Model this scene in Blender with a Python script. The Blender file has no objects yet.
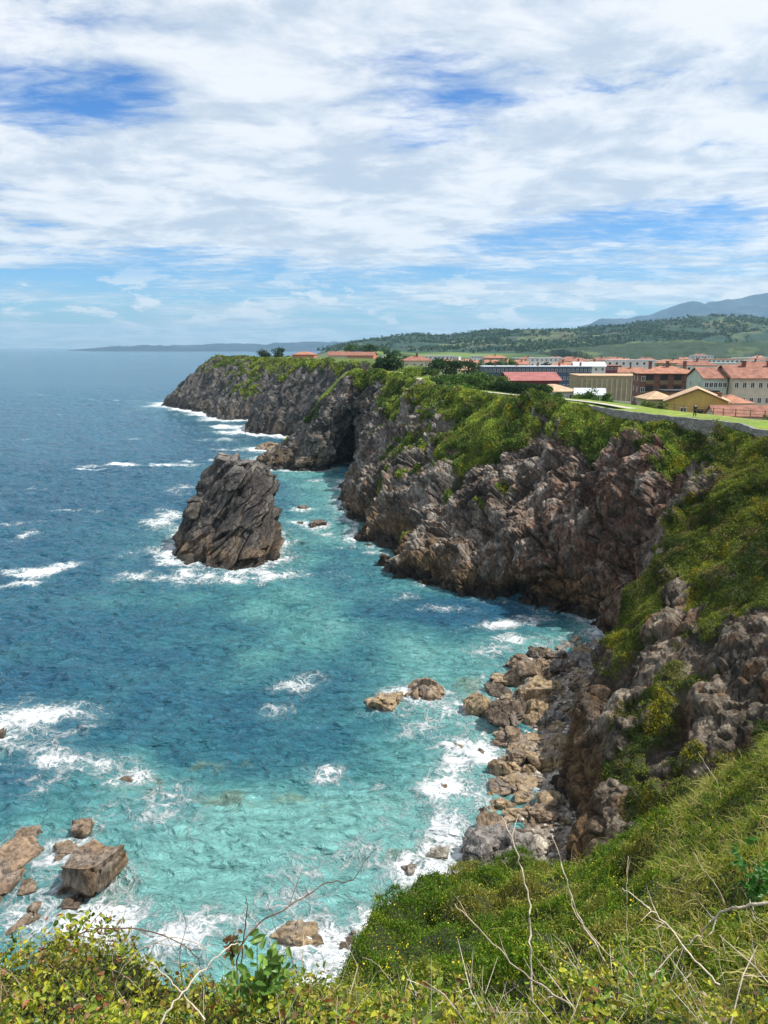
import bpy, math, random
import numpy as np
from mathutils import Vector
from mathutils.geometry import delaunay_2d_cdt
rng = np.random.default_rng(11); random.seed(11)
SC = bpy.context.scene; COL = SC.collection
R = math.radians
f32 = np.float32

# ------------------------------------------------------------------ survey helper: sight-line of the photo -> point in the world
PITCH = R(12.1); FPX = 769.0; CAMZ = 35.0
def sight(px, py):
    u = (px-384)/FPX; v = (512-py)/FPX
    return np.array([u, math.cos(PITCH)+v*math.sin(PITCH), -math.sin(PITCH)+v*math.cos(PITCH)])
def on_z(px, py, z=0.0):
    d = sight(px, py); k = (z-CAMZ)/d[2]; return np.array([d[0]*k, d[1]*k, z])
def at_y(px, py, Y):
    d = sight(px, py); k = Y/d[1]; return np.array([d[0]*k, Y, CAMZ+d[2]*k])

# ------------------------------------------------------------------ noise
_G = rng.normal(size=(256, 3)).astype(f32); _G /= np.linalg.norm(_G, axis=1)[:, None]
def _hash(ix, iy, iz, seed):
    h = (ix.astype(np.uint32)*np.uint32(374761393) + iy.astype(np.uint32)*np.uint32(668265263)
         + iz.astype(np.uint32)*np.uint32(1274126177) + np.uint32((seed*97+13) & 0xffffffff))
    h = (h ^ (h >> np.uint32(13)))*np.uint32(1103515245); h ^= h >> np.uint32(16)
    return h
def perlin(p, seed=0):
    p = np.asarray(p, f32); i = np.floor(p).astype(np.int64); f = p-i
    u = f*f*f*(f*(f*6-15)+10); out = 0
    for a in (0, 1):
        wa = u[:, 0] if a else 1-u[:, 0]
        for b in (0, 1):
            wb = u[:, 1] if b else 1-u[:, 1]
            for c in (0, 1):
                wc = u[:, 2] if c else 1-u[:, 2]
                g = _G[_hash(i[:, 0]+a, i[:, 1]+b, i[:, 2]+c, seed) & np.uint32(255)]
                out = out + wa*wb*wc*(g[:, 0]*(f[:, 0]-a)+g[:, 1]*(f[:, 1]-b)+g[:, 2]*(f[:, 2]-c))
    return out*1.6
def fbm(p, octs=4, seed=0, gain=.5, lac=2.03):
    s = 0; a = 1; q = np.asarray(p, f32)
    for k in range(octs):
        s = s+a*perlin(q, seed+k*7); a *= gain; q = q*lac+3.7
    return s
def ridged(p, octs=4, seed=0, gain=.5):
    s = 0; a = 1; q = np.asarray(p, f32)
    for k in range(octs):
        s = s+a*(1-2*np.abs(perlin(q, seed+k*7))); a *= gain; q = q*2.07+1.3
    return s
def blocks(p, seed=0, tilt=.6):
    """broken rock: every Voronoi cell is a block with a height and a tilted face of its own; returns height, gap"""
    p = np.asarray(p, f32); i = np.floor(p).astype(np.int64); n = len(p)
    d1 = np.full(n, 9., f32); d2 = np.full(n, 9., f32); hgt = np.zeros(n, f32)
    for a in (-1, 0, 1):
        for b in (-1, 0, 1):
            for c in (-1, 0, 1):
                h = _hash(i[:, 0]+a, i[:, 1]+b, i[:, 2]+c, seed)
                j = np.stack([(h & 255), (h >> 8) & 255, (h >> 16) & 255], 1).astype(f32)/255.
                r = np.stack([i[:, 0]+a, i[:, 1]+b, i[:, 2]+c], 1)+j-p
                d = np.sqrt((r*r).sum(1)); g = _G[(h >> 5) & 255]
                v = ((h >> 10) & 255).astype(f32)/255.-.5+tilt*(g*r).sum(1)
                m = d < d1
                d2 = np.where(m, d1, np.minimum(d2, d)); hgt = np.where(m, v, hgt); d1 = np.where(m, d, d1)
    return hgt, d2-d1
def sstep(a, b, x): t = np.clip((x-a)/(b-a), 0, 1); return t*t*(3-2*t)
def mixc(a, b, t): return a*(1-t)[:, None]+np.asarray(b, f32)[None, :]*t[:, None] if np.ndim(b) == 1 else a*(1-t)[:, None]+b*t[:, None]

# ------------------------------------------------------------------ objects
def setp(o, label=None, cat=None, group=None, kind=None):
    if label: o['label'] = label
    if cat: o['category'] = cat
    if group: o['group'] = group
    if kind: o['kind'] = kind
    return o
def mesh_np(name, V, F, mat, parent=None, col=None, smooth=True, loc=None, extra=None):
    """V (n,3), F (m,k) all faces of k corners -> one mesh object"""
    V = np.asarray(V, f32); F = np.asarray(F, np.int32)
    me = bpy.data.meshes.new(name)
    me.vertices.add(len(V)); me.vertices.foreach_set('co', V.ravel())
    k = F.shape[1]; me.loops.add(F.size); me.loops.foreach_set('vertex_index', F.ravel())
    me.polygons.add(len(F)); me.polygons.foreach_set('loop_start', np.arange(len(F), dtype=np.int32)*k)
    me.polygons.foreach_set('use_smooth', np.full(len(F), smooth))
    me.update(calc_edges=True)
    if col is not None:
        a = me.color_attributes.new('Col', 'FLOAT_COLOR', 'POINT')
        c = np.ones((len(V), 4), f32); c[:, :3] = col; a.data.foreach_set('color', c.ravel())
    for nm, arr in (extra or {}).items():
        a = me.attributes.new(nm, 'FLOAT', 'POINT'); a.data.foreach_set('value', np.asarray(arr, f32))
    me.materials.append(mat)
    o = bpy.data.objects.new(name, me); COL.objects.link(o)
    if parent: o.parent = parent
    if loc is not None: o.location = loc
    return o
class MB:
    """collects mixed polygons for one mesh"""
    def __init__(s): s.v = []; s.f = []
    def box(s, c, size, rz=0.0):
        x, y, z = size[0]/2, size[1]/2, size[2]/2; b = len(s.v); ca, sa = math.cos(rz), math.sin(rz)
        for dz in (-z, z):
            for dx, dy in ((-x, -y), (x, -y), (x, y), (-x, y)):
                s.v.append((c[0]+dx*ca-dy*sa, c[1]+dx*sa+dy*ca, c[2]+dz))
        s.f += [(b+3, b+2, b+1, b), (b+4, b+5, b+6, b+7)]+[(b+i, b+(i+1) % 4, b+4+(i+1) % 4, b+4+i) for i in range(4)]
        return s
    def poly(s, pts): b = len(s.v); s.v += [tuple(p) for p in pts]; s.f.append(tuple(range(b, b+len(pts)))); return s
    def prism(s, bot, top):
        b = len(s.v); n = len(bot); s.v += [tuple(p) for p in bot]+[tuple(p) for p in top]
        s.f += [tuple(range(b+n-1, b-1, -1)), tuple(range(b+n, b+2*n))]+[(b+i, b+(i+1) % n, b+n+(i+1) % n, b+n+i) for i in range(n)]
        return s
    def tube(s, pts, rad, n=6):
        pts = [np.array(p, float) for p in pts]; b = len(s.v); m = len(pts)
        for k, p in enumerate(pts):
            t = pts[min(k+1, m-1)]-pts[max(k-1, 0)]; t /= np.linalg.norm(t)+1e-9
            a = np.cross(t, (0, 0, 1.) if abs(t[2]) < .9 else (1., 0, 0)); a /= np.linalg.norm(a); c = np.cross(t, a)
            r = rad[k] if hasattr(rad, '__len__') else rad
            for j in range(n):
                th = 2*math.pi*j/n; s.v.append(tuple(p+r*(a*math.cos(th)+c*math.sin(th))))
        for k in range(m-1):
            for j in range(n):
                s.f.append((b+k*n+j, b+k*n+(j+1) % n, b+(k+1)*n+(j+1) % n, b+(k+1)*n+j))
        s.f += [tuple(b+j for j in reversed(range(n))), tuple(b+(m-1)*n+j for j in range(n))]
        return s
    def build(s, name, mat, parent=None, smooth=False, loc=None, rz=None):
        me = bpy.data.meshes.new(name); me.from_pydata(s.v, [], s.f); me.update()
        if smooth: me.polygons.foreach_set('use_smooth', [True]*len(me.polygons))
        me.materials.append(mat)
        o = bpy.data.objects.new(name, me); COL.objects.link(o)
        if parent: o.parent = parent
        if loc is not None: o.location = loc
        if rz is not None: o.rotation_euler.z = rz
        return o
def empty(name, loc, rz=0, label=None, cat=None, group=None):
    o = bpy.data.objects.new(name, None); COL.objects.link(o); o.location = loc; o.rotation_euler = (0, 0, rz)
    o.empty_display_size = .3
    return setp(o, label, cat, group)
def copy_tree(o, parent=None):
    c = o.copy(); COL.objects.link(c); c.parent = parent
    for ch in list(o.children): copy_tree(ch, c)
    return c

# ------------------------------------------------------------------ materials
def new_mat(name):
    m = bpy.data.materials.new(name); m.use_nodes = True; nt = m.node_tree
    return m, nt, nt.nodes['Principled BSDF']
def N(nt, t, **kw):
    n = nt.nodes.new(t)
    for k, v in kw.items():
        if k in n.inputs: n.inputs[k].default_value = v
        else: setattr(n, k, v)
    return n
def L(nt, a, b): nt.links.new(a, b)
def math_n(nt, op, a, b=None, c=None, clamp=False):
    n = nt.nodes.new('ShaderNodeMath'); n.operation = op; n.use_clamp = clamp
    for i, v in enumerate((a, b, c)):
        if v is None: continue
        if isinstance(v, (int, float)): n.inputs[i].default_value = v
        else: nt.links.new(v, n.inputs[i])
    return n.outputs[0]
def sm_n(nt, x, a, b):
    n = nt.nodes.new('ShaderNodeMapRange'); n.interpolation_type = 'SMOOTHSTEP'
    n.inputs[1].default_value = a; n.inputs[2].default_value = b; nt.links.new(x, n.inputs[0]); return n.outputs[0]
def mix_n(nt, f, a, b, mode='MIX'):
    n = nt.nodes.new('ShaderNodeMix'); n.data_type = 'RGBA'; n.blend_type = mode
    for idx, v in ((0, f), (6, a), (7, b)):
        if isinstance(v, (int, float)): n.inputs[idx].default_value = v
        elif isinstance(v, tuple): n.inputs[idx].default_value = (*v, 1)
        else: nt.links.new(v, n.inputs[idx])
    return n.outputs[2]
def noise_n(nt, vec, scale, detail=4, rough=.55, dist=0.):
    n = N(nt, 'ShaderNodeTexNoise'); n.inputs['Scale'].default_value = scale; n.inputs['Detail'].default_value = detail
    n.inputs['Roughness'].default_value = rough; n.inputs['Distortion'].default_value = dist
    if vec is not None: L(nt, vec, n.inputs['Vector'])
    return n.outputs['Fac']
def plain(name, col, rough=.8, var=.25, scale=2., bump=0., spec=.3, metal=0.):
    """a colour with uneven weathering in it"""
    m, nt, b = new_mat(name); tc = N(nt, 'ShaderNodeTexCoord')
    f = noise_n(nt, tc.outputs['Object'], scale, 6, .6)
    lo = tuple(c*(1-var) for c in col); hi = tuple(min(1, c*(1+var)) for c in col)
    L(nt, mix_n(nt, sm_n(nt, f, .3, .7), lo, hi), b.inputs['Base Color'])
    b.inputs['Roughness'].default_value = rough; b.inputs['Specular IOR Level'].default_value = spec
    b.inputs['Metallic'].default_value = metal
    if bump:
        bn = N(nt, 'ShaderNodeBump'); bn.inputs['Strength'].default_value = bump; bn.inputs['Distance'].default_value = .05
        L(nt, noise_n(nt, tc.outputs['Object'], scale*5, 5), bn.inputs['Height']); L(nt, bn.outputs[0], b.inputs['Normal'])
    return m
def rock_mat(name, bscale=1., wet=True):
    m, nt, b = new_mat(name)
    at = N(nt, 'ShaderNodeAttribute', attribute_name='Col'); g = N(nt, 'ShaderNodeNewGeometry')
    pos = g.outputs['Position']
    mp = N(nt, 'ShaderNodeMapping'); mp.inputs['Scale'].default_value = (1, 1, .45); L(nt, pos, mp.inputs[0])
    f1 = noise_n(nt, mp.outputs[0], 2.2, 10, .7, .3)
    f2 = noise_n(nt, pos, 9., 8, .7)
    c = mix_n(nt, math_n(nt, 'MULTIPLY', sm_n(nt, f1, .35, .68), .95), mix_n(nt, 1., at.outputs['Color'], (.38, .36, .34), 'MULTIPLY'), mix_n(nt, 1., at.outputs['Color'], (1.55, 1.52, 1.48), 'MULTIPLY'))
    c = mix_n(nt, math_n(nt, 'MULTIPLY', sm_n(nt, f2, .55, .75), .35), c, (.38, .35, .30))
    veg = N(nt, 'ShaderNodeAttribute', attribute_name='veg')
    c = mix_n(nt, veg.outputs['Fac'], c, at.outputs['Color'])
    L(nt, c, b.inputs['Base Color'])
    # wet near the sea
    sx = N(nt, 'ShaderNodeSeparateXYZ'); L(nt, pos, sx.inputs[0])
    zz = math_n(nt, 'ADD', sx.outputs[2], math_n(nt, 'MULTIPLY', f1, -1.6))
    dry = sm_n(nt, zz, -.4, 1.2)
    L(nt, math_n(nt, 'MULTIPLY_ADD', dry, .5, .38), b.inputs['Roughness']); b.inputs['Specular IOR Level'].default_value = .35
    v = N(nt, 'ShaderNodeTexVoronoi'); v.feature = 'DISTANCE_TO_EDGE'; v.inputs['Scale'].default_value = 1.3*bscale; L(nt, mp.outputs[0], v.inputs['Vector'])
    cr = sm_n(nt, v.outputs['Distance'], 0., .12)
    h = math_n(nt, 'ADD', math_n(nt, 'MULTIPLY', noise_n(nt, mp.outputs[0], 3.5*bscale, 12, .72, .2), 1.0), math_n(nt, 'MULTIPLY', cr, .12))
    bn = N(nt, 'ShaderNodeBump'); bn.inputs['Strength'].default_value = .9; bn.inputs['Distance'].default_value = .38/bscale
    L(nt, h, bn.inputs['Height']); L(nt, bn.outputs[0], b.inputs['Normal'])
    return m
def leaf_mat(name, trans=.3, rough=.55, spec=.3):
    m, nt, b = new_mat(name)
    at = N(nt, 'ShaderNodeAttribute', attribute_name='Col')
    L(nt, at.outputs['Color'], b.inputs['Base Color']); b.inputs['Roughness'].default_value = rough; b.inputs['Specular IOR Level'].default_value = spec
    t = N(nt, 'ShaderNodeBsdfTranslucent'); L(nt, mix_n(nt, 1., at.outputs['Color'], (1.25, 1.3, .7), 'MULTIPLY'), t.inputs['Color'])
    mx = N(nt, 'ShaderNodeMixShader'); mx.inputs[0].default_value = trans
    L(nt, b.outputs[0], mx.inputs[1]); L(nt, t.outputs[0], mx.inputs[2]); L(nt, mx.outputs[0], nt.nodes['Material Output'].inputs['Surface'])
    return m
def ground_mat(name):
    m, nt, b = new_mat(name)
    at = N(nt, 'ShaderNodeAttribute', attribute_name='Col'); g = N(nt, 'ShaderNodeNewGeometry')
    f = noise_n(nt, g.outputs['Position'], .9, 10, .7)
    c = mix_n(nt, sm_n(nt, f, .3, .7), mix_n(nt, 1., at.outputs['Color'], (.7, .7, .7), 'MULTIPLY'), mix_n(nt, 1., at.outputs['Color'], (1.25, 1.25, 1.2), 'MULTIPLY'))
    L(nt, c, b.inputs['Base Color']); b.inputs['Roughness'].default_value = .95; b.inputs['Specular IOR Level'].default_value = .1
    bn = N(nt, 'ShaderNodeBump'); bn.inputs['Strength'].default_value = .5; bn.inputs['Distance'].default_value = .08
    L(nt, noise_n(nt, g.outputs['Position'], 8, 6, .7), bn.inputs['Height']); L(nt, bn.outputs[0], b.inputs['Normal'])
    return m
M_ROCK = rock_mat('limestone'); M_BOULDER = rock_mat('boulder_rock', 2.2)
M_LEAF = leaf_mat('foliage', .22, .75, .1); M_BROAD = leaf_mat('broad_leaves', .35, .4, .4); M_GRASS = leaf_mat('grass_blades', .35, .6, .2)
M_GROUND = ground_mat('ground')
M_BARK = plain('bark', (.11, .085, .06), .9, .4, 6, .6)
M_TWIG = plain('dry_twig', (.42, .34, .25), .8, .35, 9, .3); M_TWIGD = plain('brown_twig', (.13, .075, .05), .75, .4, 9, .3)
M_PALE = plain('pale_dead_stalk', (.55, .47, .37), .8, .3, 9, .3)

# ------------------------------------------------------------------ leaves
def rand_dirs(n):
    v = rng.normal(size=(n, 3)).astype(f32); return v/np.linalg.norm(v, axis=1)[:, None]
def leaf_quads(C, size, col, aspect=.55, lean=None, lean_w=.0):
    """diamond leaves round the centres C; size (n,), col (n,3)"""
    n = len(C); a = rand_dirs(n)
    if lean is not None: a = a*(1-lean_w)+lean*lean_w; a /= np.linalg.norm(a, axis=1)[:, None]+1e-6
    b = np.cross(a, rand_dirs(n)); b /= np.linalg.norm(b, axis=1)[:, None]+1e-6
    s = np.asarray(size, f32)[:, None]*.5
    V = np.stack([C-a*s, C-b*s*aspect+a*s*.1, C+a*s, C+b*s*aspect+a*s*.1], 1).reshape(-1, 3)
    F = np.arange(n*4).reshape(n, 4); return V, F, np.repeat(col, 4, 0)
def merge(parts):
    V = []; F = []; Cc = []; o = 0
    for v, f, c in parts: V.append(v); F.append(f+o); Cc.append(c); o += len(v)
    return np.concatenate(V), np.concatenate(F), np.concatenate(Cc)
def blades(P, length, width, col, lean, bend=.5, segs=2):
    """arched grass blades of `segs` quads; the tip is narrow"""
    n = len(P); d = lean+rand_dirs(n)*.55; d[:, 2] = np.abs(d[:, 2])+.15; d /= np.linalg.norm(d, axis=1)[:, None]
    side = np.cross(d, rand_dirs(n)); side /= np.linalg.norm(side, axis=1)[:, None]+1e-6
    g = rand_dirs(n)*.5+np.array([0, 0, -1.], f32); rows = []
    for k in range(segs+1):
        t = k/segs; c = P+d*(length*t)[:, None]+g*(length*bend*t*t)[:, None]; w = (width*(1-t*.85))[:, None]*.5
        rows += [c-side*w, c+side*w]
    V = np.stack(rows, 1).reshape(-1, 3); m = 2*(segs+1); base = np.arange(n)[:, None]*m
    F = np.concatenate([base+np.array([[2*k, 2*k+1, 2*k+3, 2*k+2]]) for k in range(segs)], 0)
    return V, F, np.repeat(col, m, 0)
def sample_grid(V, nu, nv, w, n):
    """n random points on a grid mesh with weights w per vertex; returns points, index of the cell's first vertex"""
    G = V.reshape(nu, nv, 3); a = G[1:, :-1]-G[:-1, :-1]; b = G[:-1, 1:]-G[:-1, :-1]
    ar = np.linalg.norm(np.cross(a, b), axis=2)*w.reshape(nu, nv)[:-1, :-1]
    pr = ar.ravel().astype(float); cnt = pr.sum()
    if cnt <= 0: return np.zeros((0, 3), f32), np.zeros(0, int)
    k = rng.choice(len(pr), n, p=pr/cnt); i, j = np.divmod(k, nv-1)
    s = rng.random((n, 1)).astype(f32); t = rng.random((n, 1)).astype(f32)
    return G[i, j]+a[i, j]*s+b[i, j]*t, i*nv+j
def grid_normals(G):
    du = np.gradient(G, axis=0); dv = np.gradient(G, axis=1); n = np.cross(du, dv)
    return n/(np.linalg.norm(n, axis=2)[..., None]+1e-9)
def grid_faces(nu, nv, flip=False):
    i = np.arange(nu-1)[:, None]*nv+np.arange(nv-1)[None, :]
    q = [i, i+nv, i+nv+1, i+1]
    if flip: q = q[::-1]
    return np.stack(q, -1).reshape(-1, 4)
def catmull(K, t):
    """K (m,...) control values, t (n,) in 0..m-1"""
    m = len(K); i = np.clip(np.floor(t).astype(int), 0, m-2); u = (t-i).reshape((-1,)+(1,)*(K.ndim-1))
    p0 = K[np.maximum(i-1, 0)]; p1 = K[i]; p2 = K[i+1]; p3 = K[np.minimum(i+2, m-1)]
    return .5*((2*p1)+(p2-p0)*u+(2*p0-5*p1+4*p2-p3)*u*u+(3*p1-p0-3*p2+p3)*u**3)

# ================================================================== THE COAST
# stations from the near right of the cove round to the far headland: brow, upper, lower, waterline; cover (brow, upper, lower); red; slanting beds
ST = [
 ((46,28,31),(35,30,21),(24,33,9),(15,35,0), (.9,.7,.5), 0, 0),
 ((44,50,29.5),(30,48,19),(18,46,9),(11.8,46,.5), (.9,.5,.3), 0, 0),
 ((42,66,28),(30,61,18.5),(19,59,9),(14,57,.5), (1,.7,.3), 0, 0),
 ((41,83,26.3),(33,77,21),(25.0,73,13),(19.6,70,0), (1,.9,.4), .1, 0),
 ((42,91,26),(37,90,19),(32,88,10),(28,85,0), (1,.6,.2), .6, 0),
 ((38.5,98,26),(34,96,19.5),(30.5,93,10),(28,91,0), (1,.25,0), 1, 0),
 ((33.6,110,26),(28.5,106,19),(24.5,101.5,9.5),(20.5,98,0), (.9,.2,0), .8, 0),
 ((30,127,26),(22,118,19),(16,110,8.5),(9,104,0), (.9,.42,0), .25, 0),
 ((21,146,26),(13,137,17.5),(7,126,8),(2.5,117,0), (.9,.5,.02), .05, 0),
 ((13,166,26.4),(7,157,17.5),(0,146,7),(-5,139,0), (.95,.6,.05), 0, 0),
 ((7,190,27),(1,183,18),(-5,175,7),(-10,168,0), (.95,.62,.05), 0, 0),
 ((2.5,209,27.6),(-2,206,19),(-6,202,8),(-9.5,197,0), (.9,.35,0), 0, .2),
 ((1,216,27.9),(-3,213,20),(-4.5,213,10),(-6,212,0), (.7,.1,0), 0, .2),
 ((-4,224,28),(-8,219,20),(-9,232,13),(-8.5,242,0), (.6,0,0), 0, .2),
 ((-9,229,27.5),(-15,222,20),(-17,221,11),(-18,219,0), (.6,.0,0), 0, .4),
 ((-17,233,19),(-21,229,13.5),(-26,225,6.5),(-31,220,0), (.4,.05,0), 0, .5),
 ((-25,238,11),(-29,236,8.5),(-34.5,234,4.5),(-38,232,0), (.1,0,0), 0, .5),
 ((-14,248,19),(-18,250,13),(-22,253,6),(-26,256,0), (.4,0,0), 0, .6),
 ((-1,272,28),(-5,272,20),(-10,273,8),(-15,274,0), (.9,.2,0), 0, .8),
 ((-22,316,28.4),(-28,311,20),(-34,307,8),(-39,304,0), (.9,.2,0), 0, .9),
 ((-38,335,28),(-47,328,18),(-53,323,8),(-58,319,0), (.8,.15,0), 0, .9),
 ((-42,350,28),(-51,351,16),(-56,351,7),(-59,352,0), (.9,.3,0), 0, 1),
 ((-24,374,28.4),(-31,372,19),(-40,369,8),(-47,366,0), (.9,.3,0), 0, .9),
 ((-33,396,28.4),(-40,392,19),(-49,386,8),(-57,381,0), (.9,.3,0), 0, 1),
 ((-58,418,28.6),(-66,400,18),(-73,386,7),(-78,376,0), (.9,.55,.0), 0, 1),
 ((-80,450,29),(-88,436,19),(-96,426,8),(-101,421,0), (.8,.25,0), 0, 1),
 ((-98,472,29.4),(-111,464,18),(-121,459,8),(-127,458,0), (.8,.3,0), 0, 1),
 ((-103,492,28.5),(-118,488,18),(-130,484,7),(-137,482,0), (.8,.3,0), 0, 1),
 ((-100,522,28),(-116,526,18),(-124,530,7),(-132,534,0), (.8,.3,0), 0, 1),
 ((-50,600,27),(-66,612,18),(-74,620,7),(-82,628,0), (.8,.3,0), 0, 1),
]
def cst():
    K = []; A = []
    for e, u, l, b, veg, red, st in ST:
        e, u, l, b = [np.array(q, float) for q in (e, u, l, b)]
        e2 = e*.72+u*.28+np.array([0, 0, 1.0]); out = (b-l); out[2] = 0; out /= np.linalg.norm(out)+1e-6
        K.append([e, e2, u, l, b, b+out*2.2+np.array([0, 0, -3.5])])
        A.append([[1, red, st], [veg[0], red, st], [veg[1], red, st], [veg[2], red, st], [0, red, st], [0, red, st]])
    return np.array(K), np.array(A, float)
K, A = cst(); nS = len(K)
for k_ in range(1, 7): K[k_, 0, 2] -= 1.35*(1 if k_ < 6 else .75); K[k_, 1, 2] -= 1.5
# parameter steps along the coast in proportion to how far away each stretch is
fine = np.linspace(0, nS-1, 6000); mid = catmull(K[:, 3], fine); stepl = np.linalg.norm(np.diff(mid, axis=0), axis=1)
dist = np.linalg.norm(mid[1:, :2], axis=1); dens = stepl/np.clip(dist*.00185, .11, 5); cum = np.concatenate([[0], np.cumsum(dens)])
NU = int(cum[-1]); su = np.interp(np.linspace(0, cum[-1], NU), cum, fine); NV = 290
tv = np.interp(np.linspace(0, 1, NV), [0, .08, .38, .68, .93, 1], [0, 1, 2, 3, 4, 5])
def loft(K, su, tv):
    rows = catmull(K, su)                                   # (nu, 6, c)
    return np.moveaxis(catmull(np.moveaxis(rows, 1, 0), tv), 0, 1)  # (nu, nv, c)
G0 = loft(K, su, tv); AT = loft(A, su, tv)
Nn = grid_normals(G0)
if (Nn[:, NV//2, 2].mean() < 0): Nn = -Nn
P = G0.reshape(-1, 3).astype(f32); Nf = Nn.reshape(-1, 3).astype(f32); at = AT.reshape(-1, 3)
T = np.tile(tv, NU); st = np.clip(at[:, 2], 0, 1).astype(f32); red = np.clip(at[:, 1], 0, 1)
BED = np.array([.80, .25, -.55], f32); BED /= np.linalg.norm(BED)
def bedded(p, seed, n=BED, f=.55):
    """thin slanting beds: fast across the bedding, slow along it"""
    d = p@n; q = p*.05; q = q+np.outer(d*f, n)
    return q.astype(f32)
def saw(x):
    f = x-np.floor(x); return np.where(f < .82, f/.82, (1-f)/.18)
def rock_disp(P, st):
    big = fbm(P/np.array([15., 15., 22.], f32), 3, 3)*3.0
    rib = ridged(P/np.array([6.5, 6.5, 18.], f32), 4, 21)*1.0+ridged(P/np.array([1.9, 1.9, 7.5], f32), 3, 26)*.42-.3
    w = P+np.stack([fbm(P/3., 2, 31), fbm(P/3., 2, 41), fbm(P/3., 2, 51)], 1)*.9
    h1, g1 = blocks(w/np.array([3.6, 3.6, 5.2], f32), 61, .8)
    h2, g2 = blocks(w/np.array([1.5, 1.5, 2.1], f32), 71, .8)
    h3, g3 = blocks(w/.62, 81, .8)
    crev = -np.exp(-g1*16)*.7-np.exp(-g2*14)*.35-np.exp(-g3*12)*.12
    h0, g0 = blocks(w/np.array([8., 8., 10.], f32), 66, .9)
    b = h0*2.4-np.exp(-g0*14)*.9+h1*1.5+h2*.6+h3*.22+crev+fbm(P/.45, 3, 91)*.13
    dd = P@BED; bed = saw(dd*.20+fbm(P/14., 3, 101)*.9)*1.5+saw(dd*.62+fbm(P/7., 3, 111)*.8)*.7-1.+ridged(bedded(P, 0), 3, 101)*.5
    return big, (rib-1.0)*(1-st*.6)+b*(1-st*.55)+bed*st*1.5
big, rk = rock_disp(P, st)
lump = fbm(P/4.2, 2, 121); lump2 = 1-np.abs(perlin(P/1.7, 131))*2.2
tn = sstep(0, .9, T)
slope = Nf[:, 2]
vn = fbm(P/9., 4, 141)*.95+fbm(P/1.8, 3, 151)*.32-.22*(P[:, 1] > 280)
vegraw = at[:, 0]+vn*.75+(slope-.55)*.5-.55-.14*((P[:, 1] > 84) & (P[:, 1] < 260))+.22*(P[:, 1] < 84)+sstep(.8, .1, T)*.9
h1b, g1b = blocks(P/np.array([3.6, 3.6, 5.2], f32), 61, .8)
veg = sstep(.02, .16, vegraw-.16*np.clip(rk, -1, 3)).astype(f32)
veg *= 1-.55*st
veg *= (P[:, 2] > 3.0+fbm(P/5., 2, 161)*1.5)
vdisp = lump*1.0+lump2*.22+.05
nb = .55+.45*sstep(70, 92, P[:, 1])
stf = 1-.62*st
D = tn*stf*(nb*(big*(1-.3*veg)+rk*(1-veg*.78))+vdisp*veg-.5*(1-nb)*3)
dq = P@BED; D = D+tn*st*(1-veg)*(saw(dq*.12+fbm(P/22., 2, 176)*.7)*2.0+saw(dq*.4+fbm(P/12., 2, 177)*.7)*.9-1.2)*sstep(.55, .9, st)
D = np.where(T > 4, D*.8, D)
V = P+Nf*D[:, None]
# an undercut along the tide line, deeper in the cove and the sea cave
und = np.exp(-((V[:, 2]-1.2)/1.3)**2)*(.8+.8*fbm(P/7., 2, 171))
V -= (Nf*np.array([1, 1, .1], f32))*(und*.9)[:, None]
coastG = V.reshape(NU, NV, 3)
row_t = lambda t: int(np.argmin(np.abs(tv-t)))
WATER = coastG[:, row_t(4.0), :2].copy()
EDGE = coastG[:, 0, :].copy()
NG = grid_normals(coastG); NG = NG if NG[:, NV//2, 2].mean() > 0 else -NG
NGf = NG.reshape(-1, 3).astype(f32)
# rock colours: grey limestone, ochre near the tide, rusty wall in the cove, black wet foot
def rock_colour(V, red, seed=0, ochre=1.0):
    g = fbm(V/np.array([4, 4, 9], f32), 4, 201+seed); g2 = fbm(V/1.3, 3, 211+seed); g3 = fbm(V/np.array([1.2, 1.2, 6], f32), 3, 221+seed)
    c = np.tile(np.array([.175, .155, .132], f32), (len(V), 1))
    c = mixc(c, np.array([.40, .375, .335], f32), sstep(.0, .5, g+.6*g2)*.85)
    c = mixc(c, np.array([.06, .055, .05], f32), sstep(.0, .45, -g-.3*g3)*.85)
    c = mixc(c, np.array([.22, .12, .06], f32), sstep(.05, .5, g3+g*.3-.1)*.6)
    c = mixc(c, np.array([.22, .12, .08], f32), np.clip(red*(.35+.8*sstep(-.25, .4, g3)), 0, 1)*.8)
    low = sstep(7.5, 1.5, V[:, 2]+g*3.0)*ochre
    c = mixc(c, np.array([.19, .12, .055], f32), low*.8)
    c = mixc(c, np.array([.028, .024, .02], f32), sstep(2.8, 1.1, V[:, 2]+g2*.9)*.9)
    return c
col = rock_colour(V, red)
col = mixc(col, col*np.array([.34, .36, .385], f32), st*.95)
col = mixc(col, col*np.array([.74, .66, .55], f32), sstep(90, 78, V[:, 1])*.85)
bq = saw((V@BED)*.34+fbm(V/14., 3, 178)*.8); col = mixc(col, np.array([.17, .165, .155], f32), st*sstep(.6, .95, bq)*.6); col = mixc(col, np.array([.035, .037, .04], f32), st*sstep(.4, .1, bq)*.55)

gn = fbm(V/3., 3, 231); gn2 = fbm(V/9., 2, 241)
soil = np.array([.055, .075, .02], f32)
gcol = mixc(np.tile(soil, (len(V), 1)), np.array([.12, .12, .035], f32), sstep(0, .5, gn2+.4*gn))
vegc = np.clip(veg*1.1, 0, 1)
col = mixc(col, gcol, vegc)
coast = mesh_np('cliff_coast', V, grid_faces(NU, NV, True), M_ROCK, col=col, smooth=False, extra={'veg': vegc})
setp(coast, kind='structure')
coast['label'] = 'grey limestone sea cliffs with green slopes running from the cove out to the far headland'

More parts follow.
